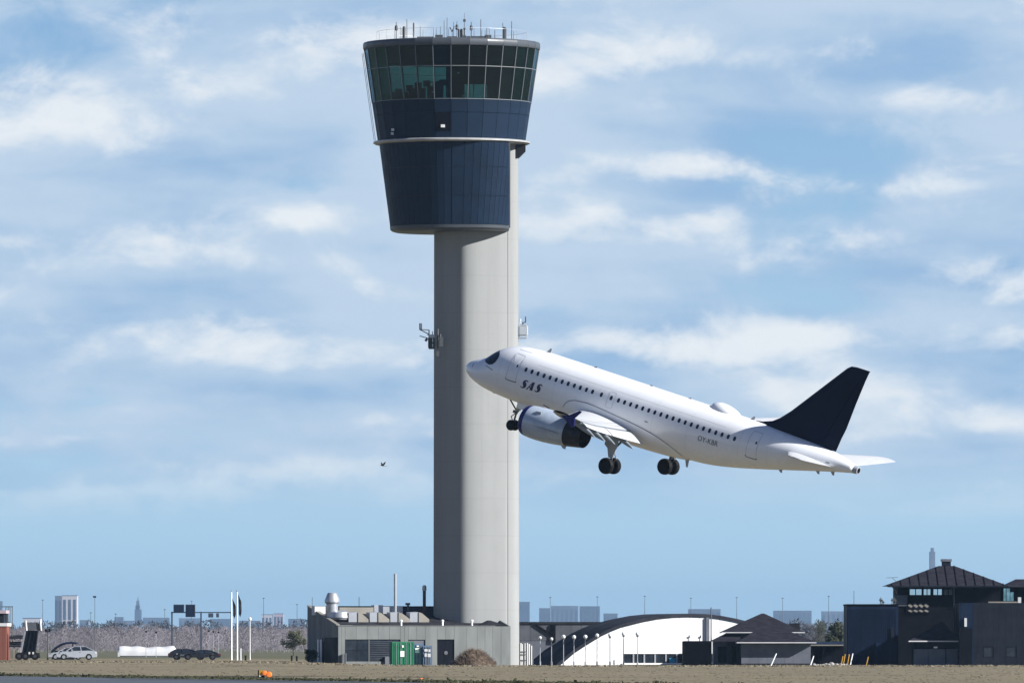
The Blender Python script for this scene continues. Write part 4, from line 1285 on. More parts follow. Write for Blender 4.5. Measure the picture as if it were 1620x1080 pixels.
    for a, b, z0, z1 in ((-.34, .0, 1.5, 1.75), (.08, .3, 1.45, 1.72), (-.32, -.1, .95, 1.3), (.0, .32, .92, 1.28)):
        MB().box(a, b, -.075, -.07, z0, z1).build('marking', 'eave', c)
build_service()


def heap(name, px0, px1, pyt, d, label, cat, m='brush', ntw=1500, seed=1):
    rnd = random.Random(seed)
    xc = X((px0 + px1) / 2, d); w = X(px1, d) - X(px0, d); h = Z(pyt, d) - gz(xc, d)
    o = empty(name, (xc, d, gz(xc, d)))
    n, k = 36, 10
    def hh(t): return (1 - t ** 1.7)
    rings = []
    for j in range(k + 1):
        t = 1 - j / k
        ring = []
        for i in range(n):
            a = 2 * PI * i / n
            nz = noise.noise(Vector((math.cos(a) * 1.6 + seed, math.sin(a) * 1.6, t * 3)))
            r = (w / 2) * t * (1 + .14 * nz)
            ring.append((r * math.cos(a), r * .8 * math.sin(a), h * .93 * hh(t) * (1 + .13 * nz) - .05))
        rings.append(ring)
    MB().loft(rings).build('mound', m, o)
    mb = MB()
    for i in range(ntw):
        t = math.sqrt(rnd.random()); a = rnd.uniform(0, 2 * PI)
        r = w / 2 * t
        p = Vector((r * math.cos(a), r * .8 * math.sin(a), h * .9 * hh(t)))
        d_ = Vector((math.cos(a) * rnd.uniform(-.3, 1), math.sin(a) * rnd.uniform(-.6, 1), rnd.uniform(-.1, .9))).normalized() * rnd.uniform(.15, .5)
        s = d_.orthogonal().normalized() * rnd.uniform(.012, .03)
        q = p + d_
        mb.add([p - s, p + s, q + s * .4, q - s * .4], [(0, 1, 2, 3)])
    tw = mb.build('twigs', m, o, fix=False)
    tag(tw, None, None, kind='stuff')
    tag(o, label, cat)
    return o
heap('brush_pile', 715, 784, 1025, 982, 'heap of brown brushwood in front of the low grey building', 'brush pile', 'brush', 1700, 3)


def shrub(name, px, d, wpx, pyt, m, label, cat, n=900, seed=1, leaf=.10, trunk=True, pyb=None, bare=False):
    """a small tree or bush: tapered stem with limbs and a crown of many small faces"""
    rnd = random.Random(seed)
    x = X(px, d); z0 = gz(x, d)
    o = empty(name, (x, d, z0))
    w = wpx / FPX * d; h = Z(pyt, d) - z0
    cz0 = (Z(pyb, d) - z0) if pyb else h * .25
    st = MB().tube((0, 0, -.1), (rnd.gauss(0, .05) * w, 0, h * .55), w * .035, w * .018, 7)
    tips = []
    for i in range(14):
        a = rnd.uniform(0, 2 * PI); t = rnd.uniform(.25, 1)
        z1 = cz0 + (h - cz0) * rnd.uniform(.25, .95)
        rr = w / 2 * rnd.uniform(.45, .95) * math.sqrt(max(.1, 1 - ((z1 - (cz0 + h) / 2) / ((h - cz0) / 2 + .01)) ** 2))
        p = Vector((rr * math.cos(a), rr * math.sin(a), z1))
        st.tube((0, 0, h * .12 + .4 * t * h), p, w * .014, w * .004, 5)
        tips.append(p)
    st.build('trunk', 'bark', o)
    mb = MB()
    for i in range(n):
        c = rnd.choice(tips)
        p = c + Vector((rnd.gauss(0, w * .10), rnd.gauss(0, w * .10), rnd.gauss(0, (h - cz0) * .10)))
        d_ = Vector((rnd.gauss(0, 1), rnd.gauss(0, 1), rnd.gauss(.2, 1))).normalized() * leaf * rnd.uniform(.6, 1.6)
        s = d_.orthogonal().normalized() * leaf * (.12 if bare else rnd.uniform(.35, .7))
        mb.add([p - d_ - s * .3, p + s, p + d_, p - s], [(0, 1, 2, 3)])
    mb.build('crown', m, o, fix=False)
    tag(o, label, cat)
    return o
shrub('shrub', 492.5, 993, 22, 1028, 'leaf_dark', 'dark bush against the shaded end wall of the low building', 'bush', 900, 4, .10, pyb=1047)
shrub('evergreen_tree', 465, 1500, 34, 999, 'leaf', 'small olive green tree left of the low grey building', 'tree', 1500, 5, .16, pyb=1028)
shrub('shrub', 1155, 1004, 24, 1036, 'straw', 'tuft of dry bush beside the grey hut wall', 'bush', 500, 6, .10, pyb=1049)
for i, (px, d, w, py, s) in enumerate(((1283, 1150, 30, 990, 11), (1303, 1140, 34, 985, 12), (1322, 1120, 30, 987, 13))):
    shrub('bare_tree', px, d, w, py, 'twig_dark' if i == 0 else 'leaf_dark',
          ('leafless grey bush just right of the hut roof', 'tall bare grey bush between hut and dark block', 'olive bush touching the dark blue block')[i], 'bush', 1800, s, .16, pyb=1032, bare=(i < 2))


# ------------------------------------------------------------------ right: long grey shed, arched hangar, huts, old tower
def build_right():
    # long grey shed behind the tower
    d = 1045.0
    x0, x1 = X(790, d), X(985, d)
    S = tag(empty('long_shed', (x0, d, 0)), 'long dull grey metal shed behind the tower base', 'building')
    L = x1 - x0
    zt, ze = Z(983, d), Z(1013, d)
    MB().box(0, L, .25, 14, -.2, zt - .25).build('inner_wall', 'shed_grey', S)
    MB().box(-.1, L + .1, -.1, 14.2, zt - .25, zt).build('roof', 'roof_dark', S)
    n = 12
    for i in range(n):
        a, b = L * i / n, L * (i + 1) / n
        MB().box(a + .015, b - .015, 0, .2, ze + .02, zt - .26).build('wall_panel', 'shed_grey', S)
        MB().box(a + .015, b - .015, .03, .22, -.2, ze - .02).build('wall_panel', 'hut_grey', S)
    u = X(871, d) - x0
    MB().box(u, u + .55, -.18, -.02, 2.4, zt - .3).build('downpipe', 'black', S)
    MB().prism([(u - 1.9, zt - .3), (u - 1.5, zt - .3), (u + .1, zt - 1.3), (u - .1, zt - 1.5)], 'y', -.15, -.03).build('brace', 'black', S)

    # slatted white stack right of the tower
    d = 1003.0
    x0 = X(819, d)
    G = tag(empty('slatted_rack', (x0, d, 0)), 'rack of upright white and dark slats beside the tower foot', 'rack')
    rnd = random.Random(4)
    w = X(844, d) - x0
    MB().box(0, w, .2, .35, 0, Z(1016, d)).build('back_board', 'shed_grey', G)
    xs_ = [0.05, .28, .46, .72, .98, 1.16, 1.42]
    for i, q in enumerate(xs_):
        MB().box(q, q + (.14 if i % 2 else .11), -.02, .15, 0, Z(1016 + rnd.uniform(0, 5), d)).build('slat', 'white_paint' if i != 3 else 'eave', G)
    for z in (.5, 1.1, 1.4):
        MB().box(0, w * .5, -.08, -.03, z, z + .09).build('rail', 'shed_grey', G)

    # arched hangar
    d = 1012.0
    yaw = R(13)
    cx = X(1090, d)
    Hn = tag(empty('arched_hangar', (cx, d, 0), yaw), 'white arched hangar front with dark curved roof', 'hangar')
    raw = [(881.7, 1052), (906.7, 1033), (926.7, 1020), (950, 1005.8), (966.7, 997.8), (983, 991.2), (1016.7, 982.6), (1041.7, 977.8), (1066, 975.3), (1090, 974.6)]
    hp = [((px - 1090) / FPX * d / math.cos(yaw), Z(py, d)) for px, py in raw]
    hp[0] = (hp[0][0], -.2)
    prof = hp + [(-x, z) for x, z in hp[-2::-1]]
    def zarc(x):
        for (a, b), (c, e) in zip(prof, prof[1:]):
            if a <= x <= c: return b + (e - b) * (x - a) / (c - a)
        return 0
    depth = 13.0
    # roof shell
    out = [(x * 1.012, z + .32) for x, z in prof]
    MB().loft([[(x, y, z) for x, z in out] + [(x, y, z) for x, z in prof[::-1]] for y in (-.35, depth)]).build('roof', 'hangar_roof', Hn, smooth=True)
    MB().loft([[(x, y, z) for x, z in prof] for y in (depth - .2, depth)], caps=True).build('rear_wall', 'hangar_roof', Hn)
    # front in upright white sheets with the window strip left open
    wz0, wz1 = Z(1048, d), Z(1033.5, d)
    wx0, wx1 = X(981.5, d) - cx, X(1140, d) - cx
    nsh = 26
    W = prof[-1][0]
    for i in range(nsh):
        a, b = -W + 2 * W * i / nsh, -W + 2 * W * (i + 1) / nsh
        segs = [(a, b)]
        for cut in (wx0, wx1):
            if a < cut < b: segs = [(a, cut), (cut, b)]
        for p, q in segs:
            mid = (p + q) / 2
            spans = [(-.2, None)]
            if wx0 <= mid <= wx1: spans = [(-.2, wz0), (wz1, None)]
            for s0, s1 in spans:
                xs = [p + .01] + [x for x, z in prof if p + .05 < x < q - .05] + [q - .01]
                if s1 is None:
                    topz = [zarc(x) - .02 for x in xs]
                    if max(topz) < s0 + .05: continue
                    poly = [(xs[0], s0)] + [(xs[-1], s0)] + [(x, max(z, s0 + .01)) for x, z in zip(xs[::-1], topz[::-1])]
                else:
                    poly = [(xs[0], s0), (xs[-1], s0), (xs[-1], s1), (xs[0], s1)]
                MB().prism(poly, 'y', -.2, -.08).build('wall_sheet', 'hangar_white', Hn)
    win = MB().box(wx0, wx1, -.05, 0, wz0, wz1).build('window', 'dark_open', Hn)
    npn = 9
    for i in range(npn):
        a, b = wx0 + (wx1 - wx0) * i / npn, wx0 + (wx1 - wx0) * (i + 1) / npn
        MB().box(a + .09, b - .09, -.075, -.06, wz0 + .02, wz1 - .02).build('pane', 'blind_glass', win)
        MB().box(a - .08, a + .08, -.16, -.08, wz0, wz1).build('mullion', 'galv', win)
    MB().box(wx0 - .1, wx1, -.45, -.21, wz0 - .16, wz0 - .01).build('sill', 'white_paint', Hn)
    u = X(1062, d) - cx
    MB().box(u - .32, u + .32, -.30, -.22, wz0 + .02, wz0 + .52).build('window_sticker', 'cyan', Hn)
    u = X(1119, d) - cx
    MB().box(u - .17, u + .17, -.45, -.22, 0, Z(976, d)).build('gutter_pipe', 'shed_grey', Hn)

    # row of globe lamps in front of it
    base_l = ['globe lamp nearest the tower, before the shadowed hangar roof', 'second globe lamp from the tower, before the shadowed hangar roof', 'third globe lamp from the tower', 'fourth globe lamp from the tower',
              'middle of the nine globe lamps', 'sixth globe lamp from the tower, at the arch edge', 'seventh globe lamp from the tower, before the white hangar front', 'eighth globe lamp from the tower, at the left end of the hangar windows', 'globe lamp farthest from the tower, before the hangar windows']
    proto = None
    for i, (px, py) in enumerate(((854.5, 1008), (872.5, 1010), (891.5, 1006.5), (908, 1007), (926, 1006.5), (944.5, 1004.5), (965, 1004), (986.5, 1002), (1008.5, 1002))):
        dl = 996.0 - i * .6
        x = X(px, dl)
        h = Z(py, dl)
        r = .17 if i < 2 else .21
        lp = tag(empty('globe_lamp', (x, dl, 0)), base_l[i], 'lamp', 'globe lamps before the hangar')
        MB().lathe([(.09, -.1), (.09, .4), (.045, .45), (.04, h - r)], 8, 'z').build('pole', 'galv', lp, smooth=True)
        pr = [(r * math.sin(PI * k / 10) + .004, h - r * math.cos(PI * k / 10)) for k in range(11)]
        MB().lathe(pr, 16, 'z').build('globe', 'lamp_globe', lp, smooth='all')
        MB().lathe([(.05, h - r - .12), (.13, h - r - .06), (.13, h - r * .8)], 10, 'z').build('collar', 'strut', lp, smooth=True)

    # dark steel box with two small fittings on it
    d = 992.0
    x0, x1 = X(1080, d), X(1126, d)
    K = tag(empty('steel_container', ((x0 + x1) / 2, d, 0)), 'black steel container in front of the white hangar', 'container')
    w = (x1 - x0); h = Z(1013.5, d)
    MB().box(-w / 2 + .05, w / 2 - .05, .06, 6, .1, h - .03).build('body', 'black_wood', K)
    rb = MB()
    for i in range(9):
        a = -w / 2 + .16 + (w - .32) * i / 9
        rb.box(a, a + (w - .32) / 18, .01, .058, .16, h - .14)
    tag(rb.build('corrugation', 'black_wood', K), None, None, kind='stuff')
    for s in (-1, 1): MB().box(min(s * w / 2, s * (w / 2 - .14)), max(s * w / 2, s * (w / 2 - .14)), -.02, .12, 0, h).build('corner_post', 'black_wood', K)
    MB().box(-w / 2 + .142, w / 2 - .142, -.02, .1, h - .13, h + .02).build('top_rail', 'black_wood', K)
    for px in (1089, 1107):
        u = X(px, d) - (x0 + x1) / 2
        MB().tube((u, .5, h), (u, .5, h + .3), .05).box(u - .18, u + .05, .4, .6, h + .25, h + .45).box(u + .02, u + .16, .45, .55, h + .32, h + .6).build('fitting', 'antenna', K)
    p = tag(MB().lathe([(.07, 0), (.06, Z(960, 1006))], 8, 'z').build('mast', 'shed_grey', loc=(X(1125, 1006), 1006, 0), smooth=True), 'thin grey mast right of the gutter pipe on the hangar', 'mast')

    # grey hut with stepped hip roofs
    d = 1000.0
    cx = X(1209, d)
    Hh = tag(empty('grey_hut', (cx, d, 0)), 'grey hut with stepped dark hipped roof and pale eaves', 'hut')
    def u(px): return X(px, d) - cx
    def hip(x0, x1, y0, y1, ze, zt, rx0, rx1, ry0, ry1, name='roof', th=.10, m='roof_tile'):
        # a cap: eave rectangle up to a small ridge rectangle
        mb = MB()
        e = [(x0, y0, ze), (x1, y0, ze), (x1, y1, ze), (x0, y1, ze)]
        t = [(rx0, ry0, zt), (rx1, ry0, zt), (rx1, ry1, zt), (rx0, ry1, zt)]
        mb.add(e + t, [(0, 1, 5, 4), (1, 2, 6, 5), (2, 3, 7, 6), (3, 0, 4, 7), (4, 5, 6, 7), (3, 2, 1, 0)])
        r = mb.build(name, m, Hh if name == 'roof' else None)
        return r
    def eave(x0, x1, y0, y1, ze, par, th=.11):
        MB().box(x0, x1, y0 - .04, y0 + .06, ze - th, ze - .004).build('eave_board', 'eave', par)
        MB().box(x0 - .03, x0 + .07, y0 + .062, y1, ze - th, ze - .004).build('eave_board', 'eave', par)
        MB().box(x1 - .07, x1 + .03, y0 + .062, y1, ze - th, ze - .004).build('eave_board', 'eave', par)
    # main body behind
    MB().box(u(1151), u(1264), 2.0, 9.0, -.2, Z(998.5, d)).build('wall', 'hut_grey', Hh)
    r1 = hip(u(1142), u(1273), 1.0, 10, Z(999, d), Z(969.5, d), -.15, .15, 5.4, 5.7)
    eave(u(1142), u(1273), 1.0, 10, Z(999, d), r1)
    # front wing
    MB().box(u(1171.5), u(1281), -3.2, 1.9, -.2, Z(1014.5, d)).build('wall', 'hut_grey', Hh)
    r2 = hip(u(1164), u(1289), -4.3, 4.4, Z(1015, d), Z(986, d), u(1214), u(1222), 4.0, 4.3)
    eave(u(1164), u(1289), -4.3, 3, Z(1015, d), r2)
    n = 8
    for i in range(n):
        a, b = u(1171.5) + (u(1281) - u(1171.5)) * i / n, u(1171.5) + (u(1281) - u(1171.5)) * (i + 1) / n
        MB().box(a + .008, b - .008, -3.26, -3.205, .22, Z(1015.5, d)).build('wall_panel', 'hut_grey', Hh)
    MB().box(u(1171), u(1281.5), -3.32, -3.24, -.1, .2).build('plinth', 'roof_dark', Hh)
    # left wing
    MB().box(u(1129), u(1150.5), .5, 6, -.2, Z(1013.5, d)).build('wall', 'hut_grey', Hh)
    r3 = hip(u(1124), u(1172), -.4, 7, Z(1014, d), Z(1000.5, d), u(1150), u(1172), 2.6, 3.0)
    for px in (1139, 1146, 1162):
        MB().box(u(px) - .22, u(px) + .22, .46 if px < 1150 else 1.96, .498 if px < 1150 else 1.998, .3, 2.0).build('door', 'dark_open', Hh)
    MB().box(u(1252), u(1268), 6, 8, Z(999, d), Z(985, d)).build('chimney', 'roof_dark', Hh)

    # low dark open shed between hut and block
    d = 1030.0
    x0 = X(1283, d)
    O = tag(empty('open_shed', (x0, d, 0)), 'low dark shed with thin blue roof edge behind the rubble', 'shed')
    w = X(1342, d) - x0
    MB().box(0, w, 4, 4.2, -.2, 2.2).build('rear_wall', 'dark_open', O)
    MB().box(0, .2, 0, 4, -.2, 2.1).build('side_wall', 'dark_open', O)
    MB().loft([[(-.2, -.5, 2.05), (w + .2, -.5, 2.05), (w + .2, -.5, 2.25), (-.2, -.5, 2.25)], [(-.2, 4.4, 2.3), (w + .2, 4.4, 2.3), (w + .2, 4.4, 2.5), (-.2, 4.4, 2.5)]]).build('roof', 'navy_wall', O)
    MB().box(-.22, w + .22, -.56, -.52, 2.06, 2.2).build('roof_edge', 'skylight', O)
    for q in (.05, .33, .66, .95): MB().box(w * q - .07, w * q + .07, -.3, -.16, -.2, 2.04).build('post', 'black_wood', O)

    # rubble, leaning poles and yellow posts in front
    d = 992.0
    rnd = random.Random(9)
    for i in range(12):
        px = 1288 + 4.6 * i + rnd.uniform(-1, 1)
        r = rnd.uniform(.16, .34)
        bm = bmesh.new()
        bmesh.ops.create_icosphere(bm, subdivisions=2, radius=r)
        for v in bm.verts:
            v.co *= 1 + .35 * noise.noise(v.co * 4 + Vector((i * 3.1, 0, 0)))
            v.co.z *= .75
        me = bpy.data.meshes.new('stone'); bm.to_mesh(me); bm.free()
        me.materials.append(M['rubble'])
        tag(link('stone', me, None, (X(px, d), d + rnd.uniform(-1, 1), r * .4)), ('first', 'second', 'third', 'fourth', 'fifth', 'sixth', 'seventh', 'eighth', 'ninth', 'tenth', 'eleventh', 'twelfth')[i] + ' pale rubble stone from the hut, in the row before the dark shed', 'stone', 'rubble stones between the hut and the dark block')
    for (pa, ya, pb_, yb, lab) in ((1219, 1052, 1228.5, 1033, 'pale pole leaning against the front wall of the grey hut'), (1281.5, 1049, 1287.5, 1034, 'pale pole leaning at the right corner of the grey hut'), (1344.5, 1049, 1349.5, 1030, 'pale pole leaning against the dark blue block')):
        dd = 994.0
        a = (X(pa, dd), dd, Z(ya, dd)); b = (X(pb_, dd), dd + .8, Z(yb, dd))
        o = MB().tube((0, 0, -.1), (b[0] - a[0], .8, b[2] - max(0, a[2])), .075, .06, 8).build('leaning_pole', 'eave', loc=(a[0], dd, 0), smooth=True)
        tag(o, lab, 'pole', 'leaning poles')
    for i, (px, py, lab) in enumerate(((1331.5, 1038, 'yellow post leaning left of its taller neighbours before the dark block'), (1335, 1035, 'tallest yellow post of the three left of the dark block'), (1341.5, 1035, 'yellow post nearest the left edge of the dark block'), (1371.5, 1039, 'lone yellow post in front of the dark blue block'))):
        dd = 990.0
        h = Z(py, dd)
        P = tag(empty('yellow_post', (X(px, dd), dd, 0)), lab, 'post', 'yellow marker posts')
        MB().tube((-.1, 0, -.05), (.12, 0, h), .06, .06, 10).build('shaft', 'yellow', P, smooth=True)
        MB().tube((.12, 0, h), (.13, 0, h + .06), .055, .03, 10).build('cap', 'yellow', P, smooth=True)

    # dark blue corrugated block
    d = 1000.0
    x0, x1 = X(1340, d), X(1421, d)
    Bk = tag(empty('corrugated_block', (x0, d, 0)), 'dark blue corrugated block left of the old tower house', 'building')
    w = x1 - x0; h = Z(957, d)
    MB().box(0, w, 0, 10, -.2, h).build('wall', 'navy_wall', Bk)
    rb = MB()
    for i in range(26):
        a = .1 + (w - .2) * i / 26
        rb.box(a, a + .11, -.06, -.002, -.1, h - .35)
    tag(rb.build('corrugation', 'navy_wall', Bk), None, None, kind='stuff')
    MB().box(-.06, w + .06, -.1, 10.1, h + .003, h + .14).build('coping', 'black_wood', Bk)
    MB().box(w - 2.4, w - .2, -1.4, -.08, -.2, 2.35).build('lean_to', 'navy_wall', Bk)
    MB().box(w - .75, w - .45, -.2, -.07, 2.5, 4.0).build('downpipe', 'char_wall', Bk)
    for px, hh in ((1394, .85), (1396.5, .75), (1399, .5), (1412.5, .8), (1415.5, .9), (1418, .7)):
        uu = X(px, d) - x0
        MB().tube((uu, 2, h), (uu, 2, h + hh), .05, .04).box(uu - .12, uu + .09, 1.9, 2.1, h + hh * .55, h + hh * .8).build('antenna', 'antenna', Bk)
    tag(MB().lathe([(.05, 0), (.03, Z(934, 1040))], 6, 'z').build('mast', 'shed_grey', loc=(X(1351, 1040), 1040, 0)), 'thin mast behind the left end of the dark blue block', 'mast')

    # old tower house with the hipped roof
    d = 1008.0
    cx = X(1495, d)
    Ho = tag(empty('old_tower_house', (cx, d, 0)), 'black old tower house with wide hipped roof and cupola', 'building')
    def v(px): return X(px, d) - cx
    z = lambda py: Z(py, d)
    MB().box(v(1420), v(1582), 0, 12, -.2, z(926)).build('wall', 'black_wood', Ho)
    MB().box(v(1419), v(1435.5), -.12, -.01, z(958), z(941)).build('wall_panel', 'shed_grey', Ho)  # added paler piece: the lit bit of wall, light put into its colour
    yc = 6.0
    e0, e1 = v(1403), v(1594)
    rz0, rz1 = z(926), z(894)
    rp = [(v(1489), yc - .5), (v(1514), yc - .5), (v(1514), yc + .5), (v(1489), yc + .5)]
    er = [(e0, -1.4), (e1, -1.4), (e1, 13.4), (e0, 13.4)]
    rf = MB().add([(a, b, rz0) for a, b in er] + [(a, b, rz1) for a, b in rp], [(0, 1, 5, 4), (1, 2, 6, 5), (2, 3, 7, 6), (3, 0, 4, 7), (4, 5, 6, 7), (3, 2, 1, 0)]).build('roof', 'roof_tile', Ho)
    for i in range(13):
        xq = e0 + (e1 - e0) * (i + .5) / 13
        t = min(1.0, (xq - e0) / (rp[0][0] - e0), (e1 - xq) / (e1 - rp[1][0]))
        a = Vector((xq, -1.4, rz0)); b = a.lerp(Vector((xq, yc - .5, rz1)), t)
        MB().tube(a + Vector((0, -.01, .03)), b + Vector((0, -.01, .03)), .045, .045, 5).build('roof_seam', 'black_wood', rf)
    MB().box(e0, e1, -1.46, -1.405, rz0 - .16, rz0 - .005).build('eave_board', 'char_wall', rf)
    cu = MB().box(v(1494), v(1508), yc - .5, yc + .5, rz1 - .3, z(887)).build('cupola', 'char_wall', rf)
    MB().box(v(1492.5), v(1509.5), yc - .6, yc + .6, z(887) + .003, z(883)).build('cupola_cap', 'hut_grey', cu)
    for a, b in ((1438.5, 1458.5), (1460.5, 1472.5), (1476, 1490.5), (1492.5, 1507.5)):
        f_ = MB().box(v(a), v(b), -.09, -.01, z(941), z(930.8)).build('window', 'dark_open', Ho)
        n = 2
        for k in range(n):
            p0, p1 = v(a) + (v(b) - v(a)) * k / n, v(a) + (v(b) - v(a)) * (k + 1) / n
            MB().box(p0 + .05, p1 - .05, -.13, -.095, z(940.4), z(931.4)).build('pane', 'mirror_pane' if a < 1490 else 'shed_grey', f_)
    bd = MB().box(v(1434), v(1471.5), -.12, -.01, z(970), z(952)).build('lattice_board', 'dark_open', Ho)
    for r_, yy in ((0, 957.5), (1, 965.8)):
        for k in range(4):
            pxc = 1440 + k * 8.5
            hw, hh = .27, .24 if r_ == 0 else .15
            cx_, cz_ = v(pxc), z(yy)
            MB().prism([(cx_ - hw, cz_ + hh * .2), (cx_ - hw * .2, cz_ + hh), (cx_ + hw, cz_ - hh * .2), (cx_ + hw * .3, cz_ - hh)], 'y', -.16, -.125).build('lattice_plate', 'skylight', bd)
    MB().tube((v(1509), -.2, z(960)), (v(1509), -.2, z(928)), .07, n=8).build('downpipe', 'shed_grey', Ho)
    MB().tube((v(1411), -1.3, z(928)), (v(1419), -.1, z(937)), .06, n=8).build('downpipe', 'galv', Ho)
    MB().tube((v(1404), 3, z(913)), (v(1422), 3, z(912.5)), .025, n=5).tube((v(1413), 3, z(913)), (v(1421), 4.5, z(919)), .025, n=5).build('aerial', 'antenna', Ho)
    # right wing with a glazed bay
    MB().box(v(1584), v(1660), 2, 12, -.2, z(926)).build('wall', 'black_wood', Ho)
    MB().add([(v(1588), .8, z(928)), (v(1670), .8, z(928)), (v(1670), 13, z(928)), (v(1588), 13, z(928)), (v(1612), 6.5, z(915)), (v(1650), 6.5, z(915))], [(0, 1, 5, 4), (1, 2, 5), (2, 3, 4, 5), (3, 0, 4), (3, 2, 1, 0)]).build('roof', 'roof_tile', Ho)
    wn = MB().box(v(1588), v(1606), 1.90, 1.99, z(951), z(929.5)).build('window', 'dark_open', Ho)
    for a, b, zt in ((1589, 1593, 930), (1593.8, 1599, 930), (1599.8, 1605, 936)):
        MB().box(v(a), v(b), 1.84, 1.895, z(950), z(zt)).build('pane', 'teal_pane', wn)

    # small gate hut before the tower house
    d = 992.0
    cx2 = X(1480, d)
    Gh = tag(empty('gate_hut', (cx2, d, 0)), 'small hut with pale grey doors and pointed roof before the tower house', 'hut')
    def q(px): return X(px, d) - cx2
    zz = lambda py: Z(py, d)
    MB().box(q(1445), q(1516), 0, 5, -.2, zz(1013)).build('wall', 'char_wall', Gh)
    rr = MB().add([(q(1436.5), -.7, zz(1013)), (q(1521), -.7, zz(1013)), (q(1521), 5.5, zz(1013)), (q(1436.5), 5.5, zz(1013)), (q(1490), 2.2, zz(983)), (q(1493), 2.6, zz(983))],
                  [(0, 1, 5, 4), (1, 2, 5), (2, 3, 4, 5), (3, 0, 4), (3, 2, 1, 0)]).build('roof', 'roof_tile', Gh)
    MB().box(q(1437), q(1516.5), -.76, -.705, zz(1013) - .1, zz(1013) + .02).build('eave_board', 'eave', rr)
    for a, b in ((1445.5, 1468), (1468.6, 1495.6), (1497, 1515.5)):
        dr = MB().box(q(a), q(b), -.06, -.01, .02, zz(1026)).build('door', 'hut_grey', Gh)
        for k in range(4):
            h0, h1 = .04 + (zz(1026) - .06) * k / 4, .04 + (zz(1026) - .06) * (k + 1) / 4
            MB().box(q(a) + .03, q(b) - .03, -.09, -.062, h0 + .01, h1 - .01).build('door_board', 'hut_grey', dr)
    MB().box(q(1477), q(1483), -.2, -.02, zz(1024.5), zz(1022)).build('wall_lamp', 'white_paint', Gh)

    # charcoal block at the right edge
    d = 990.0
    x0 = X(1517, d)
    Cb = tag(empty('charcoal_block', (x0, d, 0)), 'charcoal flat roofed block at the right edge of the picture', 'building')
    w = X(1660, d) - x0
    h = Z(953, d)
    def cu_(px): return X(px, d) - x0
    MB().box(0, w, .2, 11, -.2, h - .05).build('inner_wall', 'dark_open', Cb)
    # clad in upright boards, two windows left open
    wins = [(1555, 1572), (1591, 1608.5)]
    bx = [1517, 1526.5, 1540.5, 1548, 1555, 1563.5, 1572, 1581.5, 1591, 1600, 1608.5, 1618, 1628, 1638, 1649, 1660]
    for a, b in zip(bx, bx[1:]):
        hit = any(p <= a and b <= r for p, r in wins)
        if hit:
            MB().box(cu_(a) + .006, cu_(b) - .006, 0, .18, -.2, Z(1039, d)).build('wall_board', 'char_wall', Cb)
            MB().box(cu_(a) + .006, cu_(b) - .006, 0, .18, Z(1022, d), h).build('wall_board', 'char_wall', Cb)
        else:
            MB().box(cu_(a) + .006, cu_(b) - .006, 0, .18, -.2, h).build('wall_board', 'char_wall' if a > 1540 else 'navy_wall', Cb)
    for a, b in wins:
        f_ = MB().box(cu_(a), cu_(b), .12, .16, Z(1039, d), Z(1022, d)).build('window', 'black', Cb)
        MB().box(cu_(a) + .08, cu_(b) - .08, .09, .115, Z(1038, d), Z(1023, d)).build('pane', 'blind_glass', f_)
    MB().box(cu_(1517), cu_(1537), -1.0, -.02, -.2, Z(993, d)).build('porch', 'black_wood', Cb)
    MB().box(cu_(1525.5), cu_(1529.5), -.22, -.02, Z(990.5, d), Z(977, d)).build('wall_lamp', 'eave', Cb)
    MB().box(cu_(1564), cu_(1611), .3, .8, h, h + .14).build('coping', 'skylight', Cb)
    MB().box(cu_(1611.5), cu_(1616.5), 1.2, 1.7, h - .05, Z(944, d)).build('vent', 'eave', Cb)
    for px in (1610, 1613, 1616.5):
        pass
build_right()

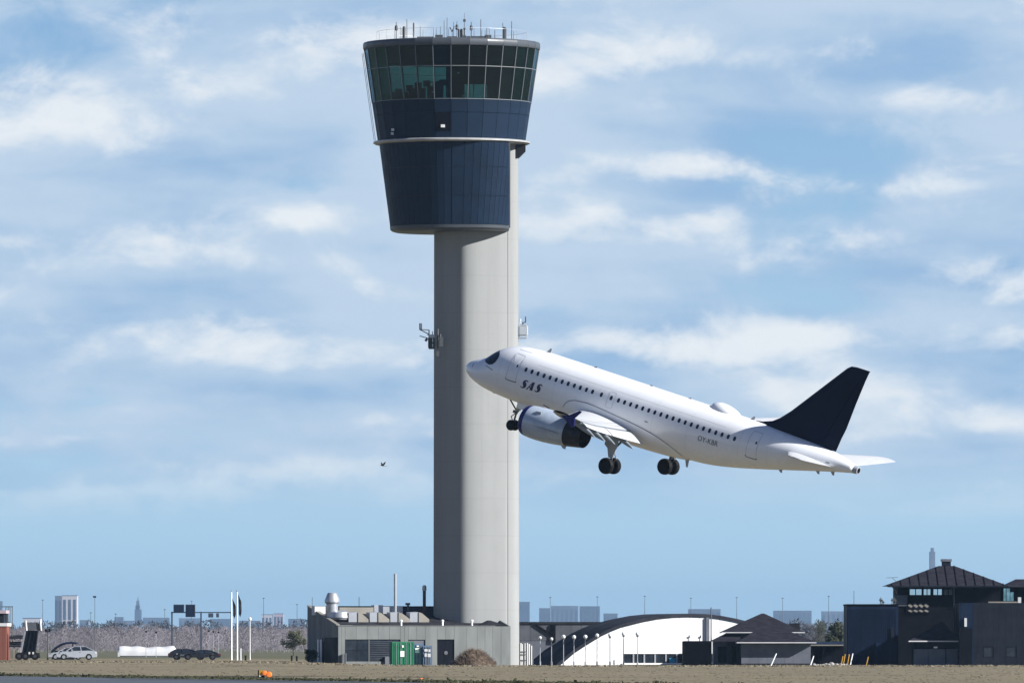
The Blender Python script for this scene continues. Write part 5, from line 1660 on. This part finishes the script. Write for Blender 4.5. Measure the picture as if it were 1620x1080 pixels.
# ------------------------------------------------------------------ left: cars, lift, brick building, poles
def car(px, d, length, paint, label, flip=1, hgt=1.45, wagon=0.0):
    x = X(px, d)
    o = tag(empty('parked_car', (x, d, gz(x, d)), R(4) * flip), label, 'car', 'parked cars')
    L = length; w = .88; k = hgt / 1.45
    def pv(p): return [(flip * a, b) for a, b in p]
    # lower body: rounded side profile swept across, with a tucked outline at both flanks
    prof = [(-L / 2 + .04, .32), (-L / 2, .52), (-L / 2 + .06, .70 * k), (-L / 2 + .55, .84 * k), (-L / 2 + 1.25, .95 * k), (L / 2 - 1.0 + wagon * .5, 1.0 * k), (L / 2 - .35, .98 * k), (L / 2 - .05, .88 * k), (L / 2, .55), (L / 2 - .06, .30)]
    for cx_ in (L / 2 - .92, -L / 2 + .85):
        pass
    def arch(cx_):
        return [(cx_ + .37 * math.cos(R(a)), .33 + .37 * math.sin(R(a))) for a in range(0, 181, 20)]
    poly = prof + [(L / 2 - .5, .24)] + arch(L / 2 - .92) + [(0, .22)] + arch(-L / 2 + .85) + [(-L / 2 + .4, .25)]
    rings = []
    for y, s in ((-w, .93), (-w + .06, 1.0), (w - .06, 1.0), (w, .93)):
        rings.append([(flip * a * (1 - (1 - s) * .25), y, .62 + (b - .62) * s) for a, b in poly])
    body = MB().loft(rings).build('body', paint, o, smooth=True)
    # cabin
    b0, b1 = -L / 2 + 1.15, L / 2 - .35 + wagon * .2
    r0, r1 = -L / 2 + 1.95, L / 2 - 1.25 + wagon * .7
    zb, zt = .96 * k, 1.40 * k
    g = MB().loft([[(flip * a, y, zb) for a, y in ((b0, -w + .05), (b1, -w + .05), (b1, w - .05), (b0, w - .05))],
                   [(flip * a, y, zt) for a, y in ((r0, -w + .24), (r1, -w + .24), (r1, w - .24), (r0, w - .24))]]).build('window', 'blind_glass', o)
    MB().loft([[(flip * a, y, zt - .02) for a, y in ((r0 - .04, -w + .22), (r1 + .06, -w + .22), (r1 + .06, w - .22), (r0 - .04, w - .22))],
               [(flip * a, y, zt + .06) for a, y in ((r0 + .2, -w + .34), (r1 - .25, -w + .34), (r1 - .25, w - .34), (r0 + .2, w - .34))]]).build('roof', paint, o, smooth=True)
    for s in (-1, 1):
        for a, b in ((b0, r0), (b1, r1), ((b0 + b1) / 2 + .1, (r0 + r1) / 2 + .05)):
            MB().tube((flip * a, s * (w - .04), zb), (flip * b, s * (w - .22), zt), .045, n=6).build('pillar', paint, o)
        for cx_ in (L / 2 - .92, -L / 2 + .85):
            wh = MB().lathe([(.18, -.1), (.29, -.11), (.325, -.07), (.325, .07), (.29, .11), (.18, .1)], 20, 'y', (flip * cx_, s * (w - .1), .325)).build('wheel', 'tyre', o, smooth=True)
            MB().lathe([(.19, -.112), (.04, -.10), (.04, .10), (.19, .112)], 12, 'y', (flip * cx_, s * (w - .1), .325)).build('rim', 'rim' if paint != 'car_silver' else 'galv', wh)
        MB().box(min(flip * (L / 2 - .02), flip * (L / 2 - .28)), max(flip * (L / 2 - .02), flip * (L / 2 - .28)), s * .78 - .12, s * .78 + .12, .68 * k, .84 * k).build('tail_light', 'red' if paint != 'car_silver' else 'eave', o)
        MB().box(min(flip * (-L / 2 + .08), flip * (-L / 2 + .42)), max(flip * (-L / 2 + .08), flip * (-L / 2 + .42)), s * .74 - .14, s * .74 + .13, .62 * k, .75 * k).build('headlight', 'eave', o)
    MB().box(min(flip * .25, flip * .45), max(flip * .25, flip * .45), -w - .015, -w + .02, .80 * k, .84 * k).build('door_handle', 'rim', body)
    MB().box(min(-flip * .62, -flip * .42), max(-flip * .62, -flip * .42), -w - .13, -w + .03, 1.0 * k, 1.12 * k).build('mirror', paint, body)
    return o
car(121, 1050, 4.55, 'car_silver', 'silver car whose side is fully seen, parked on the grass at left', 1, 1.5)
car(106, 1056, 4.3, 'car_silver', 'silver car mostly hidden behind the other silver car', 1, 1.35)
car(317, 1046, 4.5, 'car_black', 'black car nearer the flagpoles', 1, 1.1)
car(298, 1052, 4.4, 'car_black', 'black car partly behind its twin, farther from the flagpoles', -1, 1.2, .6)


def build_left():
    # brick building at the left edge
    d = 1040.0
    x1 = X(11, d); zg = gz(x1, d)
    B = tag(empty('brick_building', (x1, d, zg)), 'red brick building cut by the left edge of the picture', 'building')
    h = Z(990, d) - zg
    w = 5.0
    MB().box(-w, -.06, .06, 8, -.2, h).build('inner_wall', 'brick', B)
    nr = 22
    bl = MB().box(0, .52, 0, .06, 0, h / nr - .018).mesh('brick'); bl.materials.append(M['brick'])
    for r_ in range(nr):
        for k in range(3):
            xx = -.53 - .54 * k - (.0 if r_ % 2 else .0)
            o = link('brick', bl, B, (xx + (.0 if r_ % 2 == 0 else -.0), -.004 * ((r_ + k) % 2), r_ * h / nr))
    c1 = MB().box(-w, .06, -.08, 8, h + .002, h + .35).build('coping', 'eave', B)
    MB().box(-w, -.35, .1, 8, h + .352, h + 1.4).build('attic_wall', 'char_wall', B)
    MB().box(-w, -.1, -.1, 8, h + 1.402, h + 1.75).build('roof', 'far_pink', B)
    fr = MB()
    for px, pt in ((9.5, 959), (13, 959), (16, 959), (19.5, 958)):
        u_ = X(px, d + 6) - x1
        fr.tube((u_, 6, h - 2), (u_, 6, Z(pt, d + 6) - zg), .05, n=5)
    fr.tube((X(2, d + 6) - x1, 6, Z(959, d + 6) - zg), (X(20.5, d + 6) - x1, 6, Z(959, d + 6) - zg), .05, n=5)
    fr.build('pipe_frame', 'antenna', B)

    # stack of dark pallets between wall and lift
    d = 1046.0
    for i, (a, b, y0, y1, lab) in enumerate(((11.5, 36, 1010, 1003.5, 'dark timber stack, upper tier, beside the brick wall'), (12, 33, 1023, 1013.5, 'dark timber stack, lower tier, beside the brick wall'))):
        x0, x1_ = X(a, d), X(b, d)
        P = tag(empty('timber_stack', ((x0 + x1_) / 2, d, Z(y0, d))), lab, 'timber', 'timber stacks by the brick wall')
        w = (x1_ - x0) / 2; hh = Z(y1, d) - Z(y0, d)
        for k in range(3):
            MB().box(-w, w, -.6 + k * .4, -.3 + k * .4, hh * .3 * k + .01, hh * .3 * (k + 1)).build('plank', 'char_wall', P)
        for s in (-.8, .0, .8):
            MB().box(s * w - .07, s * w + .07, -.5, .6, gz(x0, d) - Z(y0, d) if i else -(Z(y0, d) - Z(1013.5, d)) + .01, 0).build('leg', 'skylight', P)

    # dark lifting vehicle with raised box
    d = 1042.0
    xc = X(46, d); zg = gz(xc, d)
    V = tag(empty('lift_vehicle', (xc, d, zg)), 'dark vehicle with tall raised loading box near the brick building', 'vehicle')
    def p(px, py): return (X(px, d) - xc, Z(py, d) - zg)
    def quad(a, b, c, e, y0, y1, name, m, par=V): return MB().prism([p(*a), p(*b), p(*c), p(*e)], 'y', y0, y1).build(name, m, par)
    quad((25, 1040), (63, 1040), (62, 1032), (27, 1033), -1.1, 1.1, 'chassis', 'black_wood')
    quad((33.5, 1033), (56, 1033), (60.5, 997), (42, 996), -.9, .9, 'raised_box', 'char_wall')
    for a in (34.5, 41.5, 48.5, 54.5):
        b = 42.4 + (a - 33.5) * .80
        quad((a - 1.1, 1033), (a + 1.1, 1033), (b + 1.0, 997), (b - .6, 997), -.98, -.905, 'rib', 'black_wood')
    quad((42, 995.8), (61, 995.8), (60, 984), (43.5, 984), -.85, .85, 'platform_cage', 'shed_grey')
    for a, b in ((41, 985), (64, 984)):
        q0 = p(a + 1.5, 997); q1 = p(a, 981)
        MB().tube((q0[0], -.9, q0[1]), (q1[0], -.9, q1[1]), .12, n=8).build('cage_post', 'eave', V)
    quad((60, 997), (66.5, 997), (66.5, 986), (60, 986), -.5, .5, 'control_box', 'black_wood')
    quad((35.5, 1031), (33, 1031), (39.5, 998), (42, 998), -1.05, -.985, 'lift_arm', 'galv')
    for px in (31, 41, 56):
        c = p(px, 1038)
        w_ = MB().lathe([(.2, -.15), (.36, -.16), (.42, -.1), (.42, .1), (.36, .16), (.2, .15)], 18, 'y', (c[0], -1.0, .42)).build('wheel', 'tyre', V, smooth=True)
        MB().lathe([(.2, -.165), (.05, -.15), (.05, .1), (.2, .1)], 12, 'y', (c[0], -1.0, .42)).build('rim', 'rim', w_)
    for px in (46, 52):
        quad((px, 1034), (px + 2.5, 1034), (px + 2.5, 1030.5), (px, 1030.5), -1.2, -1.11, 'work_lamp', 'eave')
    # pale building roof far behind it
    # curved dark shelter behind the cars
    d = 1064.0
    x0, x1_ = X(82, d), X(122, d); xc = (x0 + x1_) / 2; zg = gz(xc, d)
    S = tag(empty('curved_shelter', (xc, d, zg)), 'dark curved shelter roof behind the silver cars', 'shelter')
    pr = [((X(a, d) - xc), Z(b, d) - zg) for a, b in ((82, 1029), (88, 1023), (96, 1018), (104, 1015.3), (112, 1014.6), (122, 1015.2))]
    MB().loft([[(a, y, b) for a, b in pr] + [(a, y, b - .22) for a, b in pr[::-1]] for y in (-1.6, 1.6)]).build('roof', 'navy_wall', S, smooth=True)
    for a in (83.5, 116):
        MB().box(X(a, d) - xc - .07, X(a, d) - xc + .07, -1.4, -1.26, -.1, (Z(1027 if a < 90 else 1016.5, d) - zg)).build('post', 'char_wall', S)
    MB().box(X(85, d) - xc, X(117, d) - xc, 1.2, 1.3, -.1, 1.0).build('rear_panel', 'blind_glass', S)

    # long white plastic tunnel
    d = 1280.0
    x0, x1_ = X(187, d), X(283, d); xc = (x0 + x1_) / 2; zg = gz(xc, d)
    T = empty('plastic_tunnel', (xc, d, zg))
    hh = Z(1018, d) - zg
    rings = []
    nn = 40
    for i in range(nn + 1):
        t = i / nn
        x = x0 - xc + (x1_ - x0) * t
        s = min(1, t * 12 + .8) if t < .5 else max(.25, min(1, (1 - t) * 9 + .3))
        s *= .82 + .03 * math.sin(t * 23) + .04 * math.sin(t * 9)
        rings.append([(x, 1.6 * math.cos(PI * k / 10), hh * s * max(0, math.sin(PI * k / 10)) ** .6 - .05) for k in range(11)])
    MB().loft(rings, caps=True).build('cover', 'eave', T, smooth=True)
    MB().tube((x0 - xc + .3, -1.75, .05), (x1_ - xc - .6, -1.75, .05), .09, n=6).build('weight_pipe', 'shed_grey', T)
    tag(T, 'long low white plastic tunnel on the grass at left', 'tunnel')

    # two white flagpoles with limp dark flags
    d = 1040.0
    for px, pt, f0, f1, lab in ((366.3, 935.5, 946, 973, 'white flagpole with limp dark flag, left of the pair'), (375.3, 935.5, 939, 971, 'white flagpole with limp dark flag, right of the pair')):
        x = X(px, d); zg = gz(x, d)
        F = tag(empty('flagpole', (x, d, zg)), lab, 'flagpole', 'flagpoles')
        h = Z(pt, d) - zg
        MB().lathe([(.095, -.1), (.085, 1), (.06, h)], 10, 'z').build('pole', 'white_paint', F, smooth=True)
        MB().lathe([(.02, h), (.09, h + .05), (.09, h + .12), (.02, h + .18)], 8, 'z').build('finial', 'galv', F, smooth=True)
        z0, z1 = Z(f1, d) - zg, Z(f0, d) - zg
        rows = []
        for k in range(15):
            t = k / 14
            z = z1 + (z0 - z1) * t
            wd = .10 + .26 * math.sin(PI * min(1, t * 1.05)) + .05 * math.sin(9 * t)
            rows.append([(.10 + .10 * t + wd * j / 8, .07 * math.sin(j * 1.6 + t * 5), z - .04 * j) for j in range(9)])
        mb = MB().loft(rows, caps=False, closed=False)
        fl = mb.build('flag', 'flag', F, smooth='all')
        sm = fl.modifiers.new('thickness', 'SOLIDIFY'); sm.thickness = .02
    # lamp posts and slim poles: (px, top, foot d, head kind, label)
    posts = [(75.5, 996, 1050, 'double', 'dark double headed lamp post beside the silver cars'),
             (150, 944, 1900, 'flood', 'tall thin mast with dark floodlight head, right of the white high rise'),
             (231, 999, 1200, 'single', 'left one of the two thin lamp posts behind the white tunnel'), (247, 1000, 1200, 'single', 'right one of the two thin lamp posts behind the white tunnel'),
             (330.5, 998, 1250, 'single', 'leftmost of three thin lamp posts behind the black cars'), (337.5, 999, 1250, 'single', 'middle of three thin lamp posts behind the black cars'), (345.5, 1000, 1250, 'single', 'rightmost of three thin lamp posts behind the black cars'),
             (395.5, 980, 1060, 'globe', 'slim white lamp post right of the flagpoles')]
    for px, pt, d, kind, lab in posts:
        x = X(px, d); zg = gz(x, d); h = Z(pt, d) - zg
        P = tag(empty('lamp_post', (x, d, zg)), lab, 'lamp post', 'lamp posts and masts on the left')
        r = {'double': .08, 'flood': .06, 'single': .03, 'globe': .05}[kind]
        m = {'double': 'antenna', 'flood': 'antenna', 'single': 'galv', 'globe': 'white_paint'}[kind]
        MB().lathe([(r * 1.3, -.1), (r, .8), (r * .7, h)], 8, 'z').build('pole', m, P, smooth=True)
        if kind == 'double':
            MB().box(-.32, -.08, -.12, .12, h - .15, h + .12).build('lamp_head', 'black', P)
            MB().box(.08, .32, -.12, .12, h - .15, h + .12).build('lamp_head', 'black', P)
            MB().box(-.3, .3, -.03, .03, h - .22, h - .16).build('arm', 'black', P)
        elif kind == 'flood':
            MB().box(-.35, .25, -.2, .2, h - .1, h + .25).build('lamp_head', 'black', P)
        elif kind == 'single':
            MB().lathe([(.04, h - .1), (.14, h), (.14, h + .08), (.04, h + .16)], 10, 'z').build('lamp_head', 'black', P, smooth=True)
        else:
            MB().lathe([(.05, h - .1), (.17, h + .02), (.19, h + .12), (.12, h + .26), (.03, h + .3)], 12, 'z').build('lamp_head', 'white_paint', P, smooth=True)
    # short posts near the flagpoles and the low building
    for px, pt, m, lab in ((380.5, 1025, 'eave', 'short pale post just right of the flagpoles'), (388.5, 1036, 'black', 'short black post between flagpoles and slim lamp post'), (461.5, 1036, 'black', 'left one of two short black posts by the low building'), (469.5, 1037, 'black', 'right one of two short black posts by the low building')):
        d = 1035.0
        x = X(px, d); zg = gz(x, d); h = Z(pt, d) - zg
        P = tag(empty('short_post', (x, d, zg)), lab, 'post', 'short posts by the low building')
        MB().lathe([(.10, -.1), (.09, h - .12)], 8, 'z').build('shaft', m, P, smooth=True)
        MB().lathe([(.115, h - .12), (.12, h - .03), (.05, h)], 8, 'z').build('cap', m, P, smooth=True)

    # road sign gantry far off
    d = 1700.0
    xc = X(320, d)
    G = tag(empty('sign_gantry', (xc, d, 0)), 'distant road gantry carrying two big dark sign boards', 'gantry')
    def u(px): return X(px, d) - xc
    zz = lambda py: Z(py, d)
    for px in (272, 318, 366):
        MB().box(u(px) - .14, u(px) + .14, -.15, .15, 0, zz(967)).build('leg', 'sign_dark', G)
    MB().box(u(271), u(367), -.12, .12, zz(969), zz(967.2)).build('beam', 'sign_dark', G)
    for a, b, t0, t1 in ((274.5, 291.5, 955.5, 968.5), (293.5, 309, 955.5, 975.5)):
        s = MB().box(u(a), u(b), -.32, -.2, zz(t1), zz(t0)).build('sign_board', 'sign_dark', G)
        MB().box(u(a) + .12, u(b) - .12, -.36, -.325, zz(t1) + .12, zz(t0) - .12).build('sign_face', 'navy_wall', s)
    for a, b in ((329.5, 337.5), (342, 346.5)):
        MB().box(u(a), u(b), -.3, -.15, zz(976), zz(969.5)).build('signal_box', 'sign_dark', G)
build_left()


# ------------------------------------------------------------------ airfield lights in the grass
def field_lights():
    d = 650.0
    x = X(418, d)
    O = tag(empty('guard_light', (x, d, 0)), 'yellow and orange airfield light unit on the grass edge', 'airfield light')
    def u(px): return X(px, d) - x
    zz = lambda py: Z(py, d)
    z0, z1 = .0, zz(1062)
    k = (zz(1062) - 0)
    MB().box(u(408), u(409.8), -.3, .3, 0, .56).build('back_plate', 'black', O)
    MB().box(u(410), u(417), -.25, .25, .22, .55).build('housing', 'yellow', O)
    MB().box(u(410), u(412.5), -.25, .25, 0, .22).build('foot', 'eave', O)
    MB().box(u(413.5), u(418.5), -.2, .2, 0, .20).build('base', 'black', O)
    MB().lathe([(.02, -.34), (.17, -.32), (.20, -.2), (.20, .2)], 16, 'y', (u(425.5), 0, .26)).build('lamp', 'orange', O, smooth=True)
    MB().lathe([(.02, -.34), (.14, -.32), (.17, -.2), (.17, .2)], 16, 'y', (u(418.5), 0, .36)).build('lamp', 'orange', O, smooth=True)
    MB().box(u(420.5), u(423), -.2, .2, 0, .24).build('foot', 'eave', O)
    d2 = 590.0
    x = X(665, d2)
    O = tag(empty('edge_light', (x, d2, 0)), 'small orange edge light low in the grass below the containers', 'airfield light')
    MB().box(-.55, -.08, -.15, .15, 0, .16).build('base', 'rust_pipe', O)
    MB().lathe([(.16, 0), (.17, .14), (.12, .22), (.03, .25)], 14, 'z', (.06, 0, 0)).build('lamp', 'orange', O, smooth=True)
field_lights()


def bird():
    d = 420.0
    x, z = X(605, d), Z(736, d)
    # body spindle, wings and tail joined into one skin
    mb = MB()
    rings = []
    for t, r in ((-.16, .006), (-.13, .022), (-.08, .032), (0, .04), (.09, .032), (.15, .016), (.22, .012)):
        rings.append([(t, r * math.cos(2 * PI * i / 8), r * math.sin(2 * PI * i / 8)) for i in range(8)])
    mb.loft(rings)
    o = mb.build('bird', 'bird', None, smooth=True, loc=(x, d, z))
    def wing(s, up):
        a = [(-.06, .02 * s, .01), (.09, .02 * s, .01), (.11, .12 * s, .10 * up), (.08, .20 * s, .21 * up), (.02, .21 * s, .22 * up), (-.04, .12 * s, .12 * up)]
        b = [(p[0], p[1], p[2] + .008) for p in a]
        w = MB().add(a + b, [(5, 4, 3, 2, 1, 0), (6, 7, 8, 9, 10, 11)] + [(i, (i + 1) % 6, 6 + (i + 1) % 6, 6 + i) for i in range(6)])
        return w.build('wing', 'bird', o)
    wing(-1, .9); wing(1, 1.1)
    MB().prism([(.18, -.02), (.36, -.05), (.36, .05), (.18, .02)], 'z', -.004, .006).build('tail', 'bird', o)
    o.rotation_euler = (0, R(8), R(-38))
    o.scale = (.7, .7, .7)
    tag(o, 'small dark bird in flight left of the tower shaft', 'bird')
bird()


# ------------------------------------------------------------------ thickets and skyline
def thicket(name, px0, px1, d0, d1, h0, h1, n, m, label, seed, tw=170, fat=.10, lean=1.0):
    rnd = random.Random(seed)
    mb = MB()
    for i in range(n):
        d = rnd.uniform(d0, d1)
        x = X(rnd.uniform(px0, px1), d)
        h = rnd.uniform(h0, h1)
        mb.tube((x, d, -.1), (x + rnd.gauss(0, .2), d, h * .6), .10, .05, 4)
        w = h * rnd.uniform(.28, .45)
        for k in range(tw):
            t = rnd.random()
            a = rnd.uniform(0, 2 * PI)
            rr = w * math.sqrt(rnd.random()) * math.sin(PI * (.12 + .85 * t)) ** .7
            p = Vector((x + rr * math.cos(a), d + rr * math.sin(a), h * (.10 + .86 * t)))
            dr = Vector((math.cos(a) * .45, math.sin(a) * .45, rnd.uniform(.3, 1.1) * lean)).normalized() * h * rnd.uniform(.05, .12)
            s = Vector((1, 0, 0)) * fat * rnd.uniform(.5, 1.2)
            q = p + dr
            mb.add([p - s, p + s, q], [(0, 1, 2)])
    o = mb.build(name, m, None, fix=False)
    tag(o, label, 'thicket', kind='stuff')
thicket('bare_thicket', -20, 500, 2150, 2850, 4.6, 6.6, 340, 'twig', 'broad belt of leafless grey bushes across the left background', 21, 420, .055)
thicket('distant_wood', -30, 560, 3300, 3900, 7.0, 10.5, 210, 'twig_dark', 'darker band of far trees under the skyline at left', 22, 110, .24)
thicket('distant_wood', 1215, 1440, 2300, 2900, 5.5, 8.5, 80, 'twig_dark', 'far grey trees seen between the hut and dark block', 23, 120, .2)


FAR = 3.3


def far_block(px0, px1, pyt, d, m, name, label, cat='building', floors=0, cols=0, steps=(), depth=30.0):
    d *= FAR
    x0, x1 = X(px0, d), X(px1, d)
    o = empty(name, ((x0 + x1) / 2, d, 0))
    h = Z(pyt, d); w = (x1 - x0) / 2
    wall = MB().box(-w, w, 0, depth, -.5, h).build('wall', m, o)
    MB().box(-w - .2, w + .2, -.2, depth, h + .01, h + .9).build('parapet', 'far_haze_grey', o)
    for c in range(cols):
        a = -w + 2 * w * (c + .25) / cols
        for q in (0, 1):
            z0, z1 = 3 + (h - 6) * q * .5, 3 + (h - 6) * (q * .5 + .47)
            MB().box(a, a + 2 * w * .5 / cols, -.3, -.05, z0, z1).build('window', 'far_glass', o)
    for a, b, t in steps:
        MB().box(X(a, d) - (x0 + x1) / 2, X(b, d) - (x0 + x1) / 2, 2, depth - 2, h + .5, Z(t, d)).build('roof_block', m, o)
    tag(o, label, cat, 'skyline buildings')
    return o
far_block(98.5, 122, 942, 3600, 'far_white', 'high_rise', 'pale high rise block on the skyline at far left', cols=3)
far_block(87, 98, 943, 3620, 'far_haze_grey', 'high_rise', 'greyer slab joined to the left of the pale high rise', cols=2)
o = far_block(213, 223.5, 964, 6200, 'far_haze_blue', 'skyline_tower', 'hazy blue grey tower with stepped top on the left skyline', 'tower', cols=3, steps=((214, 221, 957), (215.5, 220, 950)))
MB().tube((-.3, 9, Z(950, 6200 * FAR)), (-.3, 9, Z(942.5, 6200 * FAR)), 1.6, .4, 6).build('spire', 'far_haze_blue', o)
for a, b, t, d, m, lab, cl in (
        (181, 195, 976, 5200, 'far_haze_blue', 'hazy blue low block left of the stepped skyline tower', 3), (196, 212, 982, 4700, 'far_haze_grey', 'low grey block touching the stepped skyline tower', 0),
        (226, 268, 977, 5600, 'far_haze_blue', 'wide hazy blue block under the left end of the sign gantry', 6), (283, 318, 978, 5400, 'far_haze_grey', 'hazy grey blue block behind the gantry sign boards', 5),
        (332, 364, 979, 5000, 'far_haze_blue', 'hazy blue block behind the right end of the gantry', 4), (36, 64, 978, 2900, 'far_white', 'pale low block behind the lift vehicle', 5),
        (126, 140, 981, 4600, 'far_haze_grey', 'low grey block right of the pale high rise', 2), (-14, 3, 951, 5200, 'far_haze_blue', 'hazy blue block at the left picture edge behind the brick building', 3),
        (414, 431, 972, 4200, 'far_white', 'pale block right of the slim white lamp post', 3), (433, 448.5, 970.5, 4200, 'far_pink', 'pinkish block on the skyline left of the low building', 3),
        (456, 482, 979, 4800, 'far_haze_blue', 'hazy blue block behind the corner of the low building', 4), (378, 412, 982, 4400, 'far_haze_grey', 'low grey block behind the flagpoles', 4),
        (818, 838, 952, 5600, 'far_haze_blue', 'tall hazy block touching the right side of the tower shaft', 4), (853, 870, 962, 5400, 'far_haze_blue', 'narrow hazy block left of the wide skyline block', 3),
        (871.5, 915, 958.5, 5600, 'far_haze_grey', 'wide hazy block above the long grey shed', 6), (917, 949, 959, 5300, 'far_haze_blue', 'hazy block at the right end of the shed roof', 5),
        (955, 977, 970.5, 5000, 'far_haze_blue', 'small hazy block where shed roof meets hangar arch', 4), (1089, 1140, 963.5, 5200, 'far_haze_blue', 'hazy block rising above the hangar roof', 7),
        (1224, 1284, 966, 5400, 'far_haze_blue', 'long hazy block right of the hut roof', 8), (1300, 1346, 967, 5600, 'far_haze_grey', 'hazy block left of the dark corrugated block', 6)):
    far_block(a, b, t, d, m, 'skyline_block', lab, cols=cl)
far_block(1471.5, 1479.5, 873, 4300, 'far_haze_grey', 'hazy_stack', 'hazy far tower rising behind the old tower house roof', 'tower', steps=((1473.5, 1477.5, 866),))
# slim far light masts
for i, (px, py, d) in enumerate(((870.5, 944, 2600), (945, 943, 2600), (1020, 942, 2600), (1093, 945, 2600), (1165.5, 944, 2600), (1238, 945, 2600), (1311, 942, 2600), (417, 945, 2600), (470, 955, 2600), (67.5, 948, 2600), (303, 950, 3000), (143.5, 968, 2600), (183, 970, 2600), (260.5, 963, 2600))):
    labs = ['first far light mast right of the tower', 'second far light mast right of the tower', 'far light mast above the left half of the hangar arch', 'far light mast above the hangar crown', 'far light mast left of the hut roof', 'far light mast right of the hut roof', 'far light mast left of the dark block', 'far mast right of the flagpoles', 'far mast left of the low building corner', 'far mast left of the pale high rise', 'far mast above the gantry sign boards', 'short far mast right of the pale high rise', 'short far mast above the low blue block', 'short far mast left of the gantry']
    h = Z(py, d)
    P = tag(empty('light_mast', (X(px, d), d, 0)), labs[i], 'mast', 'far light masts')
    MB().lathe([(.12, 0), (.06, h)], 6, 'z').build('pole', 'far_haze_grey', P)
    MB().box(-.3, .3, -.1, .1, h - .2, h).build('lamp_bar', 'far_haze_grey', P)

# ------------------------------------------------------------------ the air
hz_m = bpy.data.materials.new('haze')
hz_m.use_nodes = True
t = NT(hz_m.node_tree)
for n in list(t.n): t.n.remove(n)
ho = t.n.new('ShaderNodeOutputMaterial')
pv = t.n.new('ShaderNodeVolumePrincipled')
pv.inputs['Color'].default_value = (0.46, 0.72, 1.0, 1)
pv.inputs['Density'].default_value = 3.0e-5
pv.inputs['Anisotropy'].default_value = 0.32
t.l.new(pv.outputs[0], ho.inputs['Volume'])
HZ = MB().box(-32000, 32000, -3200, 31000, -1.5, 160.0).build('haze', hz_m)
HZ['kind'] = 'stuff'
tag(HZ, 'pale blue haze in the air', 'haze')
